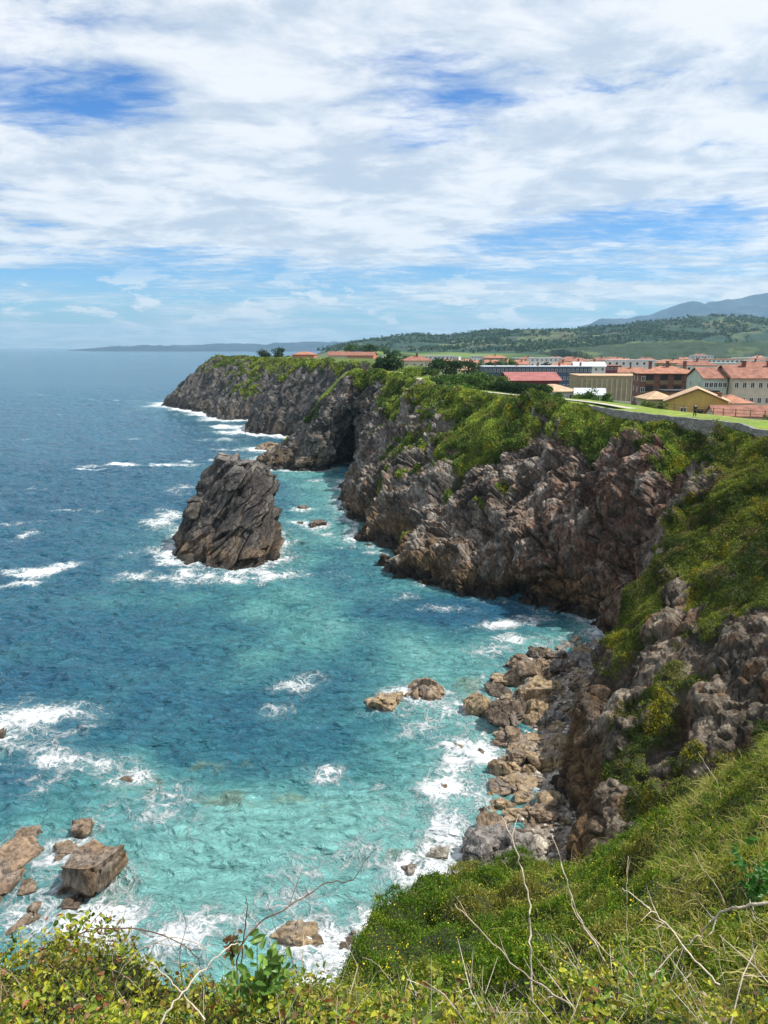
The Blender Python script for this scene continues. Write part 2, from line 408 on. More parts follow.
def colour_set(names, w, n):
    pal = np.array(names, f32); k = rng.choice(len(pal), n, p=np.array(w)/sum(w)); c = pal[k]
    return c*(1+rng.normal(size=(n, 1)).astype(f32)*.18).clip(.5, 1.6)
GREENS = [(.10, .17, .028), (.16, .23, .035), (.07, .115, .025), (.22, .22, .05), (.16, .17, .03), (.10, .085, .035)]
def shrub_cover(name, V, nu, nv, w, nclump, rad, per, leaf, label, sizes=True):
    """ground cover of many small leaf clumps on a grid surface"""
    C, ix = sample_grid(V, nu, nv, w, nclump)
    nrm = NGf[ix] if len(NGf) == len(V) else None
    d = np.linalg.norm(C, axis=1); sc = np.clip(d/80., .75, 4.0).astype(f32) if sizes else np.ones(len(C), f32)
    # patches of gorse in yellow bloom, bright grass and dark heath
    h = fbm(C/5.5, 3, 251); h2 = fbm(C/2.2, 2, 261)
    base = colour_set(GREENS[:4], [4, 3, 2, 2], len(C))
    base = mixc(base, np.array([.28, .36, .06], f32), sstep(.0, .4, h)*.85)
    base = mixc(base, np.array([.055, .10, .022], f32), sstep(.1, .45, -h)*.75)
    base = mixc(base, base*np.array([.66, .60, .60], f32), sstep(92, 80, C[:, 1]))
    base = mixc(base, np.array([.36, .29, .02], f32), sstep(.32, .62, h2+.3*h)*.5)
    base = mixc(base, np.array([.20, .15, .07], f32), sstep(.25, .6, -h2)*.6)
    parts = []
    up = nrm*.7+np.array([0, 0, .5], f32)
    tall = (.35+.65*rng.random(len(C))).astype(f32)
    for k in range(per):
        o = rand_dirs(len(C))*(rng.random((len(C), 1))**.5).astype(f32)
        c = C+o*(rad*sc)[:, None]+up*(rad*sc*tall*.8)[:, None]
        parts.append(leaf_quads(c, leaf*sc*(.6+.8*rng.random(len(C)).astype(f32)), base*(1+.25*rng.normal(size=(len(C), 1)).astype(f32)).clip(.5, 1.7), .5, up, .35))
    v, f, c = merge(parts)
    o = mesh_np(name, v, f, M_LEAF, col=c, smooth=False); setp(o, label, 'ground cover', None, 'stuff'); return o
near = (np.linalg.norm(P, axis=1) < 104)
wv = veg*(T > .15)
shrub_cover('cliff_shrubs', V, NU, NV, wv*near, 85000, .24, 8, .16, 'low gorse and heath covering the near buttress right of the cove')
shrub_cover('cliff_shrubs', V, NU, NV, wv*(~near)*(P[:, 1] < 260), 75000, .24, 6, .19, 'green and yellow gorse covering the slope between the lawn and the main cliff face')
shrub_cover('headland_scrub', V, NU, NV, wv*(P[:, 1] >= 260), 14000, .2, 5, .2, 'thin green scrub along the tops of the far headlands')

# ------------------------------------------------------------------ plateau with the lawn and the town ground
edge2 = EDGE[:, :2].astype(float)
def dist_poly(Q, poly, step=3):
    pl = poly[::step]; out = np.full(len(Q), 1e9)
    for k in range(0, len(Q), 4000):
        q = Q[k:k+4000]; d = np.sqrt(((q[:, None, :]-pl[None, :, :])**2).sum(2)).min(1); out[k:k+4000] = d
    return out
def edge_z(y): return np.interp(y, [28, 50, 66, 83, 160, 190, 209, 222, 300, 450, 600], [31, 29.5, 28, 26.2, 26.2, 27, 27.6, 28, 28.3, 29.2, 28])
def land_z(x, y, d):
    z = edge_z(y)-((6.0*sstep(6.5, 28, d)*(1-sstep(205, 260, y))+6.0*sstep(14, 60, d)*sstep(205, 260, y))+5.5*sstep(34, 95, d)+4*sstep(130, 330, d))*sstep(-10, 45, x)
    p = np.stack([x/160., y/160., x*0], 1)
    z = z+fbm(p, 3, 301)*sstep(60, 400, d)*2.0
    r = np.hypot(x, y); z = z+sstep(900, 1700, r)*12
    return z
def land_at(x, y):
    q = np.array([[x, y]], float); return float(land_z(q[:, 0], q[:, 1], dist_poly(q, edge2))[0])
keep = [0]
for i in range(1, len(edge2)):
    if np.linalg.norm(edge2[i]-edge2[keep[-1]]) > .3: keep.append(i)
bnd = [tuple(edge2[i]) for i in range(len(edge2))]
far = [(300, 1900), (2600, 1900), (2600, 28)]
ring = bnd+[(-50, 700), (60, 1900)]+far
gp = []
for s_, lim in ((4, 90), (10, 280), (30, 800), (75, 2600)):
    lo = {4: 0, 10: 90, 30: 280, 75: 800}[s_]
    xs = np.arange(-160, 2600, s_); ys = np.arange(28, 1900, s_); X, Y = np.meshgrid(xs, ys); q = np.stack([X.ravel(), Y.ravel()], 1).astype(float)
    q += rng.uniform(-.25, .25, q.shape)*s_
    r = np.hypot(q[:, 0]-35, q[:, 1]-110); q = q[(r >= lo) & (r < lim)]; gp.append(q)
gp = np.concatenate(gp)
def inside(Q, poly):
    x, y = Q[:, 0], Q[:, 1]; c = np.zeros(len(Q), bool); n = len(poly)
    for i in range(n):
        x1, y1 = poly[i]; x2, y2 = poly[(i+1) % n]
        m = ((y1 > y) != (y2 > y)); c ^= m & (x < (x2-x1)*(y-y1)/((y2-y1) if y2 != y1 else 1e-9)+x1)
    return c
gp = gp[inside(gp, ring)]; dd = dist_poly(gp, edge2); gp = gp[dd > 1.0]
allp = [Vector(p) for p in ring]+[Vector(p) for p in gp]
res = delaunay_2d_cdt(allp, [], [list(range(len(ring)))], 1, 1e-4)
pv = np.array([tuple(v) for v in res[0]]); pf = np.array([f for f in res[2] if len(f) == 3])
pd = dist_poly(pv, edge2, 2); pz = land_z(pv[:, 0], pv[:, 1], pd)
# rim vertices meet the cliff mesh exactly
for k in range(0, len(pv), 3000):
    q = pv[k:k+3000]; dm = ((q[:, None, :]-edge2[None])**2).sum(2); j = dm.argmin(1); mn = dm.min(1)
    hit = (mn < 1e-4) & (q[:, 1] > 113); pz[k:k+3000][hit] = EDGE[j[hit], 2]
    nearz = (~hit) & (mn < 36) & (q[:, 1] > 113); w_ = np.sqrt(mn[nearz])/6; pz[k:k+3000][nearz] = EDGE[j[nearz], 2]*(1-w_)+pz[k:k+3000][nearz]*w_
PV = np.stack([pv[:, 0], pv[:, 1], pz], 1).astype(f32)
n1 = fbm(PV/np.array([40, 40, 40], f32), 3, 311); n2 = fbm(PV/9., 3, 321); fid, fgap = blocks(PV/np.array([130, 170, 400], f32), 331, 0)
pc = np.tile(np.array([.15, .23, .04], f32), (len(PV), 1)); pc = mixc(pc, np.array([.23, .27, .06], f32), sstep(-.1, .5, n2)*.7); pc = mixc(pc, np.array([.22, .20, .10], f32), sstep(.15, .5, fbm(PV/2.5, 3, 325))*.5)
out_ = sstep(11, 17, pd); town = mixc(np.tile(np.array([.16, .155, .14], f32), (len(PV), 1)), np.array([.07, .11, .03], f32), sstep(-.15, .1, n1+.4*n2))
pc = mixc(pc, town, out_)
fields = mixc(np.tile(np.array([.05, .085, .03], f32), (len(PV), 1)), np.array([.13, .19, .05], f32), sstep(-.1, .2, fid))
pc = mixc(pc, fields, sstep(700, 900, np.hypot(pv[:, 0], pv[:, 1])))
pc = mixc(pc, np.array([.08, .11, .03], f32), sstep(215, 240, pv[:, 1])*(1-sstep(60, 90, pd))*.7)
pla = mesh_np('plateau', PV, pf, M_GROUND, col=pc); setp(pla, 'mown green lawn and town ground behind the cliff edge', None, None, 'structure')

# ------------------------------------------------------------------ hills, mountains, distant coast
def hill(name, prof, Y0, Y1, base, label, amp, colf, nx=500, ny=60, seed=0, xpad=0):
    """prof: (px, py) of the ridge; near foot at Y0, ridge at Y1; ridge height falls away behind"""
    X0 = (prof[0][0]-384)/FPX*Y1-xpad; X1 = (prof[-1][0]-384)/FPX*Y1+xpad
    xr = np.array([at_y(px, py, Y1)[0] for px, py in prof]); zr = np.array([at_y(px, py, Y1)[2] for px, py in prof])
    u = np.linspace(X0, X1, nx); v = np.linspace(0, 1.6, ny); U, W = np.meshgrid(u, v, indexing='ij')
    Yv = Y0+(Y1-Y0)*W; Xv = U*(1-(1-W)*.25*(W < 1))
    zt = np.interp(Xv, xr, zr, left=base, right=zr[-1]); s = np.where(W < 1, sstep(-.05, 1.0, W)*.75+.25*W, 1-((W-1)/.6)**2*.8)
    edge_ = sstep(0, .10, (U-X0)/(X1-X0)); Z = -3+(base+3)*edge_+(zt-base)*s*edge_; p = np.stack([Xv, Yv, Z], -1).reshape(-1, 3).astype(f32)
    Z = Z.ravel()+(fbm(p/(amp*14), 5, 401+seed)*amp+np.maximum(fbm(p/(amp*.9), 2, 431+seed), 0)*amp*.12)*np.clip((Z.ravel()-base)/(amp*1.5+1), 0, 1)
    V = np.stack([p[:, 0], p[:, 1], Z], 1)
    o = mesh_np(name, V, grid_faces(nx, ny), M_HILL, col=colf(V)); setp(o, label, None, None, 'structure'); return V
M_HILL = ground_mat('hillside')
def hill_col(V):  # bluish, dulled tones paint part of the distance haze into the hillside
    h, g = blocks(V/np.array([150, 260, 600], f32), 441, 0); n = fbm(V/110., 4, 451); n3 = fbm(V/25., 3, 461)
    c = np.tile(np.array([.034, .066, .050], f32), (len(V), 1)); c = mixc(c, np.array([.11, .14, .065], f32), sstep(.05, .3, h+.35*n)*.9)
    c = mixc(c, np.array([.105, .085, .06], f32), sstep(.1, .5, n-.15)*.6); c = mixc(c, np.array([.02, .038, .02], f32), sstep(.0, .4, n3)*.6)
    return c
def lower_col(V):
    h, g = blocks(V/np.array([90, 150, 600], f32), 471, 0); n3 = fbm(V/18., 3, 481)
    c = np.tile(np.array([.04, .065, .045], f32), (len(V), 1)); c = mixc(c, np.array([.10, .13, .06], f32), sstep(.05, .15, h)*.8)
    return mixc(c, np.array([.02, .04, .018], f32), sstep(-.05, .3, n3)*.7)
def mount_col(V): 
    c = np.tile(np.array([.035, .065, .10], f32), (len(V), 1)); return mixc(c, np.array([.07, .10, .14], f32), sstep(0, .5, fbm(V/300., 4, 491))*.6)  # blue of the distant air is mixed into this rock colour
H1 = hill('hills', [(285, 346.5), (345, 344), (400, 340), (440, 336), (490, 333), (560, 330), (610, 327), (650, 323), (700, 320), (735, 319), (768, 320), (900, 316), (1100, 322)], 1250, 2700, 14, 'wooded hills with pale fields behind the town', 16, hill_col, 900, 110, 0, 0)
hill('hills', [(560, 350), (620, 345), (680, 341), (740, 343), (800, 342), (900, 344), (1100, 346)], 820, 1300, 12, 'lower green slope with fields directly behind the town', 5, lower_col, 600, 50, 5, 100)
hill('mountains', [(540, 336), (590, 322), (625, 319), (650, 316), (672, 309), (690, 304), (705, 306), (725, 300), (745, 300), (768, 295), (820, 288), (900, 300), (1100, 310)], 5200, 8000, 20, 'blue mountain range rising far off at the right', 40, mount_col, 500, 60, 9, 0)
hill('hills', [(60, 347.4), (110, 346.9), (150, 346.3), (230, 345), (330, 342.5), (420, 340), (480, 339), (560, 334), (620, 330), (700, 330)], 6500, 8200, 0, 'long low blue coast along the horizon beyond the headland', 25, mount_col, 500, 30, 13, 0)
# woods on the hill: crowns of many trees, as one cover
def far_woods(V, n, size, label, zmin):
    q = V[rng.choice(len(V), n)]; q = q+rng.normal(size=q.shape)*np.array([14, 14, 0]); m = (fbm((q/120.).astype(f32), 3, 501) > -.05) & (q[:, 2] > zmin); q = q[m].astype(f32)
    parts = []
    for k in range(7):
        c = q+rand_dirs(len(q))*size*.6+np.array([0, 0, size*.35], f32)
        parts.append(leaf_quads(c, size*(.5+.7*rng.random(len(q))).astype(f32), colour_set([(.035, .07, .042), (.05, .09, .05), (.075, .12, .055)], [3, 2, 1], len(q)), .8))
    v, f, c = merge(parts); o = mesh_np('woodland', v, f, M_LEAF, col=c, smooth=False); setp(o, label, 'woods', None, 'stuff')
far_woods(H1[H1[:, 1] < 2900], 30000, 6.5, 'dark woods spread over the hillside behind the town', 25)

# ================================================================== BEACH
def shore_w(px, py): return on_z(px, py, 0)[:2]
beach_line = np.array([shore_w(*q) for q in [(250, 1060), (300, 1010), (330, 960), (372, 925), (425, 890), (462, 862), (478, 830), (487, 800), (492, 770), (488, 740), (478, 712), (492, 690), (505, 668), (530, 652), (560, 642), (620, 628)]])
bx = np.arange(-16, 34, .22); by = np.arange(24, 94, .22); BX, BY = np.meshgrid(bx, by, indexing='ij'); bq = np.stack([BX.ravel(), BY.ravel()], 1)
def side_of(q, line):
    """signed distance to a polyline; positive on its right (the land)"""
    best = np.full(len(q), 1e9); sg = np.zeros(len(q))
    for a, b in zip(line[:-1], line[1:]):
        ab = b-a; t = np.clip(((q-a)@ab)/(ab@ab), 0, 1); c = a+t[:, None]*ab; d = np.linalg.norm(q-c, axis=1)
        s = ab[0]*(q[:, 1]-a[1])-ab[1]*(q[:, 0]-a[0]); m = d < best; best = np.where(m, d, best); sg = np.where(m, np.sign(-s), sg)
    return best*sg
sd = side_of(bq, beach_line); bz = np.clip(sd*.16, -1.4, 2.8)
bp = np.stack([bq[:, 0], bq[:, 1], bz], 1).astype(f32); hb, gb = blocks(bp/1.1, 511, .6); hc, gc = blocks(bp/.42, 521, .6)
bp[:, 2] += fbm(bp/3., 3, 531)*.25+(hb*.2-np.exp(-gb*12)*.15)+(hc*.14-np.exp(-gc*10)*.1)
bc = rock_colour(bp+np.array([0, 0, 2.2], f32), np.zeros(len(bp)), 5, .6)*.95
bc = mixc(bc, np.array([.44, .40, .34], f32), sstep(-.2, .2, fbm(bp/1.5, 2, 541))*.55*(bp[:, 2] > .25))
bm_ = mesh_np('beach', bp, grid_faces(len(bx), len(by)), M_BOULDER, col=bc, extra={'veg': np.zeros(len(bp))}); setp(bm_, 'stony beach at the foot of the cliff', None, None, 'structure')
def beach_z(x, y):
    i = int(np.clip(round((x+16)/.22), 0, len(bx)-1)); j = int(np.clip(round((y-24)/.22), 0, len(by)-1)); return float(bp[i*len(by)+j, 2])
# ------------------------------------------------------------------ boulders
def ico(sub):
    import bmesh
    b = bmesh.new(); bmesh.ops.create_icosphere(b, subdivisions=sub, radius=1); V = np.array([v.co[:] for v in b.verts], f32)
    F = np.array([[v.index for v in f.verts] for f in b.faces]); b.free(); return V, F
ICO = {4: ico(4), 5: ico(5), 3: ico(3)}
TAN = np.array([.34, .255, .155], f32); GREY = np.array([.22, .205, .19], f32); DARKB = np.array([.13, .10, .075], f32); PALE = np.array([.46, .42, .35], f32); BRN = np.array([.25, .185, .125], f32)
def boulder(name, c, size, rz, tint, label, group=None, sub=4, cuts=11, rough=1., lean=(0, 0), boxy=None):
    V, F = ICO[sub]; V = V.copy(); s = random.randrange(10000)
    # flat broken faces: the ball is cut back by random planes
    for k in range(cuts):
        n = rand_dirs(1)[0]; h = random.uniform(.46, .82); d = V@n; V = V-np.where(d > h, d-h, 0)[:, None]*n*random.uniform(.85, 1)
    if boxy or (boxy is None and random.random() < .45):
        t_ = rng.normal(size=3)*.12
        for n in ((1, t_[0], 0), (-1, t_[1], 0), (0, 1, t_[2]), (t_[1], -1, 0), (t_[0], t_[2], 1)):
            n = np.array(n, f32); n /= np.linalg.norm(n); d = V@n; V = V-np.where(d > .52, d-.52, 0)[:, None]*n
        V = V*1.15
    V = V*np.array(size, f32)*.62
    V[:, 0] += V[:, 2]*lean[0]; V[:, 1] += V[:, 2]*lean[1]
    ca, sa = math.cos(rz), math.sin(rz); V = V@np.array([[ca, sa, 0], [-sa, ca, 0], [0, 0, 1]], f32)
    m = float(np.mean(size)); q = V+s*.37
    hb, gb = blocks(q/(m*.38), s, .7); n = V/(np.linalg.norm(V, axis=1)[:, None]+1e-6)
    V = V+n*((fbm(q/(m*.5), 4, s)*.05+(hb*.15-np.exp(-gb*16)*.06)+fbm(q/(m*.14), 3, s+3)*.035)*m*rough)[:, None]
    cc = np.tile(tint, (len(V), 1))*(1+.30*fbm(q/(m*.5), 3, s+9))[:, None]; W = V[:, 2]+c[2]
    cc = mixc(cc, GREY*1.2, sstep(.1, .5, fbm(q/(m*.7), 2, s+5))*.45)
    cc = mixc(cc, np.array([.06, .047, .035], f32), sstep(.7, .2, W+.15*fbm(q/.5, 2, s+7))*.75)
    o = mesh_np(name, V, F, M_BOULDER, col=cc.clip(.01, .8), loc=c, smooth=False, extra={'veg': np.zeros(len(V))}); setp(o, label, {'boulder': 'boulder', 'stone': 'stone'}.get(name, 'rock'), group); return o
def bld_px(px, py, w, h, tint, label, group, name='boulder', zc=None, dz=.35, sub=4, z0=None):
    """a boulder whose middle shows at (px,py) and which is w x h pixels large there"""
    p = on_z(px, py, .6 if z0 is None else z0); d = math.hypot(p[1], 35)
    W = w*d/FPX; k_ = .8 if name == 'sea_rock' else 1.1; H = h*d/FPX*k_; W *= 1.0 if name == 'sea_rock' else 1.2; p[2] = (H*.1 if name == 'sea_rock' else H*.28) if z0 is None else z0
    return boulder(name, tuple(p), (W, W*random.uniform(.8, 1.05), H), random.uniform(-.4, .4), tint, label, group, sub)
def crop(cx, cy, w, h): return 440+cx/3.94, 620+cy/3.94, w/3.94, h/3.94
G_B = 'boulders piled on the cove beach'
BL = [
 (330,240,115,115,BRN,'large brown boulder leaning on its neighbour at the top of the pile'),
 (372,300,120,100,TAN,'large tan pointed boulder just in front of the tallest brown one'),
 (155,355,85,92,TAN,'tan boulder with a sharp ridge standing alone at the water edge left of the pile'),
 (265,400,135,115,DARKB,'big dark round boulder on the waterside of the pile'),
 (368,385,95,100,TAN,'tan boulder wedged right of the big dark round one'),
 (440,408,100,90,GREY,'blocky grey boulder with a dark front on the right of the pile'),
 (510,425,72,72,GREY,'small light grey boulder against the cliff foot, right of the blocky one'),
 (268,478,92,80,BRN,'squat brown boulder below the big dark round one'),
 (372,475,115,55,TAN,'flat wedge-shaped tan boulder in the middle of the beach'),
 (305,165,85,44,BRN,'low brown rock awash at the far end of the beach'),
 (225,272,70,44,DARKB,'dark wet rock lying in the foam beside the beach'),
 (245,232,82,35,TAN,'flat tan rock lying in the foam above the dark wet one'),
 (388,135,62,50,DARKB,'small dark rock at the far cove corner, left of the pair'),
 (404,168,52,40,BRN,'small brown rock in front of the dark one at the far cove corner'),
 (460,148,58,50,DARKB,'rounded dark rock in the shade of the far cove corner'),
 (482,208,92,72,DARKB,'dark boulder in shade beside the large brown pair'),
 (582,185,98,92,GREY,'large dark grey boulder in deep shade against the red cliff'),
 (538,265,115,72,BRN,'broad brown boulder in shade below the cliff overhang'),
 (450,345,72,42,TAN,'low tan slab between the pointed and the blocky boulders'),
 (515,355,72,60,DARKB,'dark boulder under the overhang right of the low tan slab'),
 (305,505,62,38,TAN,'small flat-topped tan stone at the edge of the beach middle'),
 (315,545,84,46,BRN,'brown flat stone lying below the small flat-topped one'),
 (385,523,92,46,TAN,'tan stone with a split front right of the brown flat stone'),
 (268,595,104,80,TAN,'broad tan boulder at the water edge half way down the beach'),
 (352,598,52,54,TAN,'small upright tan stone in the middle of the beach'),
 (435,572,112,92,TAN,'large angular tan boulder on the upper beach'),
 (320,645,112,60,TAN,'long tan slab half way down the beach'),
 (410,634,78,46,TAN,'squared tan stone below the large angular boulder'),
 (258,655,88,60,BRN,'brown boulder tucked under the broad tan one at the water edge'),
 (325,700,56,56,TAN,'egg-shaped tan stone on the lower beach'),
 (385,704,76,52,BRN,'brown loaf-shaped stone on the lower beach'),
 (235,720,72,46,TAN,'flat tan stone close to the water on the lower beach'),
 (350,742,52,40,BRN,'small brown stone below the egg-shaped one'),
 (300,772,92,66,TAN,'low tan boulder near the lower end of the beach'),
 (400,785,112,90,BRN,'mottled brown boulder at the lower end of the beach'),
 (173,768,62,50,DARKB,'dark stone standing in the shallows by the lower beach'),
 (205,842,112,92,BRN,'tall brown boulder resting on the big grey slab'),
 (180,915,165,145,GREY,'huge grey boulder at the bottom corner of the beach by the bushes'),
 (295,935,180,110,GREY,'broad pale grey slab above the green slope'),
 (372,905,82,80,PALE,'small pale grey block on the broad slab'),
 (360,862,100,60,DARKB,'dark jagged rock behind the pale slab'),
 (565,890,92,92,GREY,'round grey boulder at the cliff foot above the green slope'),
 (482,765,56,50,DARKB,'dark stone against the cliff at the lower beach'),
 (480,878,62,46,GREY,'grey stone between the jagged rock and the round boulder'),
 (508,492,62,52,GREY,'grey stone against the cliff foot in the beach middle'),
]
placed = []
for cx, cy, w, h, t, lb in BL:
    px, py, W, H = crop(cx, cy, w, h); o = bld_px(px, py, W*1.05, H*1.05, t, lb, G_B, sub=5); placed.append((o.location.x, o.location.y, W*.07))
for px, py, w, h, t, lb in [
 (383,701,40,22,TAN,'low tan rock with foam round it, left of two in the cove water'),
 (427,692,42,28,BRN,'taller brown rock, right of two in the cove water'),
 (443,787,20,13,BRN,'small brown rock poking out of the shallows left of the beach'),
 (457,744,13,11,TAN,'small pale rock in the foam, left of the flat one'),
 (477,748,17,8,TAN,'small flat tan rock in the foam beside the beach'),
 (437,850,28,15,PALE,'pale rounded rock awash in the shallows near the lower beach'),
 (409,863,20,10,PALE,'pale flat rock awash left of the rounded one'),
 (300,936,40,22,TAN,'tan ridged rock in the surf just above the bramble hedge'),
 (372,921,12,10,TAN,'small tan stone in the surf near the green slope'),
 (345,941,10,8,BRN,'tiny brown stone in the surf right of the ridged rock'),
 (128,779,24,9,BRN,'reddish brown rock breaking the surface above the big slab rock'),
 (0,734,12,18,DARKB,'dark rock at the left edge of the photo in the foam'),
 (302,508,13,9,DARKB,'small dark rock in the channel behind the sea stack, nearer the stack'),
 (317,524,19,12,DARKB,'dark rock in the channel between the stack and the cliff'),
 (300,521,8,4,DARKB,'tiny dark rock beside the dark one in the channel'),
 (267,448,22,12,BRN,'reddish rock off the foot of the sea cave promontory'),
 (352,509,20,20,DARKB,'dark rock leaning on the foot of the main cliff'),
 (349,497,16,12,BRN,'rusty brown rock at the foot of the main cliff beyond the dark one')]:
    bld_px(px, py, w*1.05, h*1.25, t, lb, 'rocks standing in the sea', 'sea_rock', sub=5 if w > 30 else 4)
# the big slab and its neighbours at the lower left
def srock(px, py, w, dpt, h, t, rz, lb, lean=(0, 0), sub=5, boxy=None):
    p = on_z(px, py, h*.3); p[2] = h*.18; d = math.hypot(p[1], 35); return boulder('sea_rock', tuple(p), (w, dpt, h), rz, t, lb, 'rocks standing in the sea', sub, 4 if boxy else 9, .8, lean, boxy)
srock(96, 866, 3.7, 5.6, 4.6, np.array([.23, .16, .10], f32), -.25, 'large brown slab-sided rock standing in the surf at the lower left', (.08, -.05), 5, True)
srock(82, 829, 1.8, 1.8, 1.8, BRN, .2, 'brown block resting at the far end of the large slab-sided rock')
srock(64, 852, 2.0, 2.4, 1.2, BRN, .5, 'low brown rock left of the large slab-sided rock')
srock(70, 906, 1.9, 1.7, 1.4, DARKB, .1, 'round dark rock below the large slab-sided rock')
srock(67, 921, 1.7, 1.0, .9, DARKB, 0, 'flat dark rock just below the round one')
srock(29, 888, 1.3, 2.4, .9, BRN, .3, 'small brown rock in the white water left of the slab')
srock(4, 872, 3.4, 8., 1.7, np.array([.27, .19, .125], f32), -.15, 'long brown ledge at the left edge of the photo')
srock(22, 840, 1.6, 4.2, 1.2, BRN, -.5, 'thin brown ledge running down into the surf')
srock(34, 912, 1.3, 4., 1.0, BRN, -.4, 'narrow brown ledge behind the bramble hedge')
# loose smaller boulders between the big ones: countable, so each its own
gen = 0; tries = 0
protos = []
LB_S = 'small tan or grey stone filling the gaps of the cove boulder pile'
while gen < 120 and tries < 6000:
    tries += 1
    x = random.uniform(3, 26); y = random.uniform(42, 88); q = np.array([[x, y]]); s = float(side_of(q, beach_line)[0])
    if s < -.4 or x > np.interp(y, [42, 47, 57, 71, 85], [14, 15, 18, 22, 28]): continue
    r = random.choice([.35, .45, .55, .75])
    if any((x-a)**2+(y-b)**2 < (c*.5+r*.4)**2 for a, b, c in placed): continue
    placed.append((x, y, r))
    if len(protos) < 14:
        o = boulder('stone', (x, y, beach_z(x, y)+r*.2), (1., random.uniform(.7, 1), random.uniform(.5, .8)), 0, [TAN, TAN, GREY, PALE, BRN][len(protos) % 5], LB_S, 'small stones of the boulder pile', 3, 8); protos.append(o)
    else:
        o = random.choice(protos).copy(); COL.objects.link(o); o.location = (x, y, beach_z(x, y)+r*.2); o.rotation_euler = (random.uniform(-.3, .3), random.uniform(-.3, .3), random.uniform(0, 6.28))
    o['category'] = 'stone'; k = r*2*random.uniform(.8, 1.3); o.scale = (k, k, k); gen += 1
# pebbles
pvv, pff = ico(1); nP = 9000; C = np.stack([rng.uniform(-12, 26, nP), rng.uniform(28, 88, nP)], 1); s = side_of(C, beach_line)
ok = (s > -.6) & (C[:, 0] < np.interp(C[:, 1], [28, 42, 47, 57, 71, 85], [12, 14, 15, 18, 22, 28])); C = C[ok]; n = len(C)
zz = np.array([beach_z(a, b) for a, b in C]); sc = (.08+.22*rng.random(n)**2).astype(f32)
PVv = (pvv[None]*(sc[:, None]*np.array([1, .8, .6])+rng.normal(size=(n, 3))*.01)[:, None, :]*(1+.15*rng.normal(size=(n, len(pvv), 1)))+np.stack([C[:, 0], C[:, 1], zz+sc*.4], 1)[:, None, :]).reshape(-1, 3)
PF = (pff[None]+np.arange(n)[:, None, None]*len(pvv)).reshape(-1, 3)
o = mesh_np('pebbles', PVv, PF, M_BOULDER, col=np.repeat(colour_set([(.5, .47, .41), (.36, .33, .29), (.3, .22, .13), (.6, .57, .52)], [3, 3, 2, 2], n), len(pvv), 0), extra={'veg': np.zeros(n*len(pvv))})
setp(o, 'pale pebbles and cobbles between the boulders', 'pebbles', None, 'stuff')

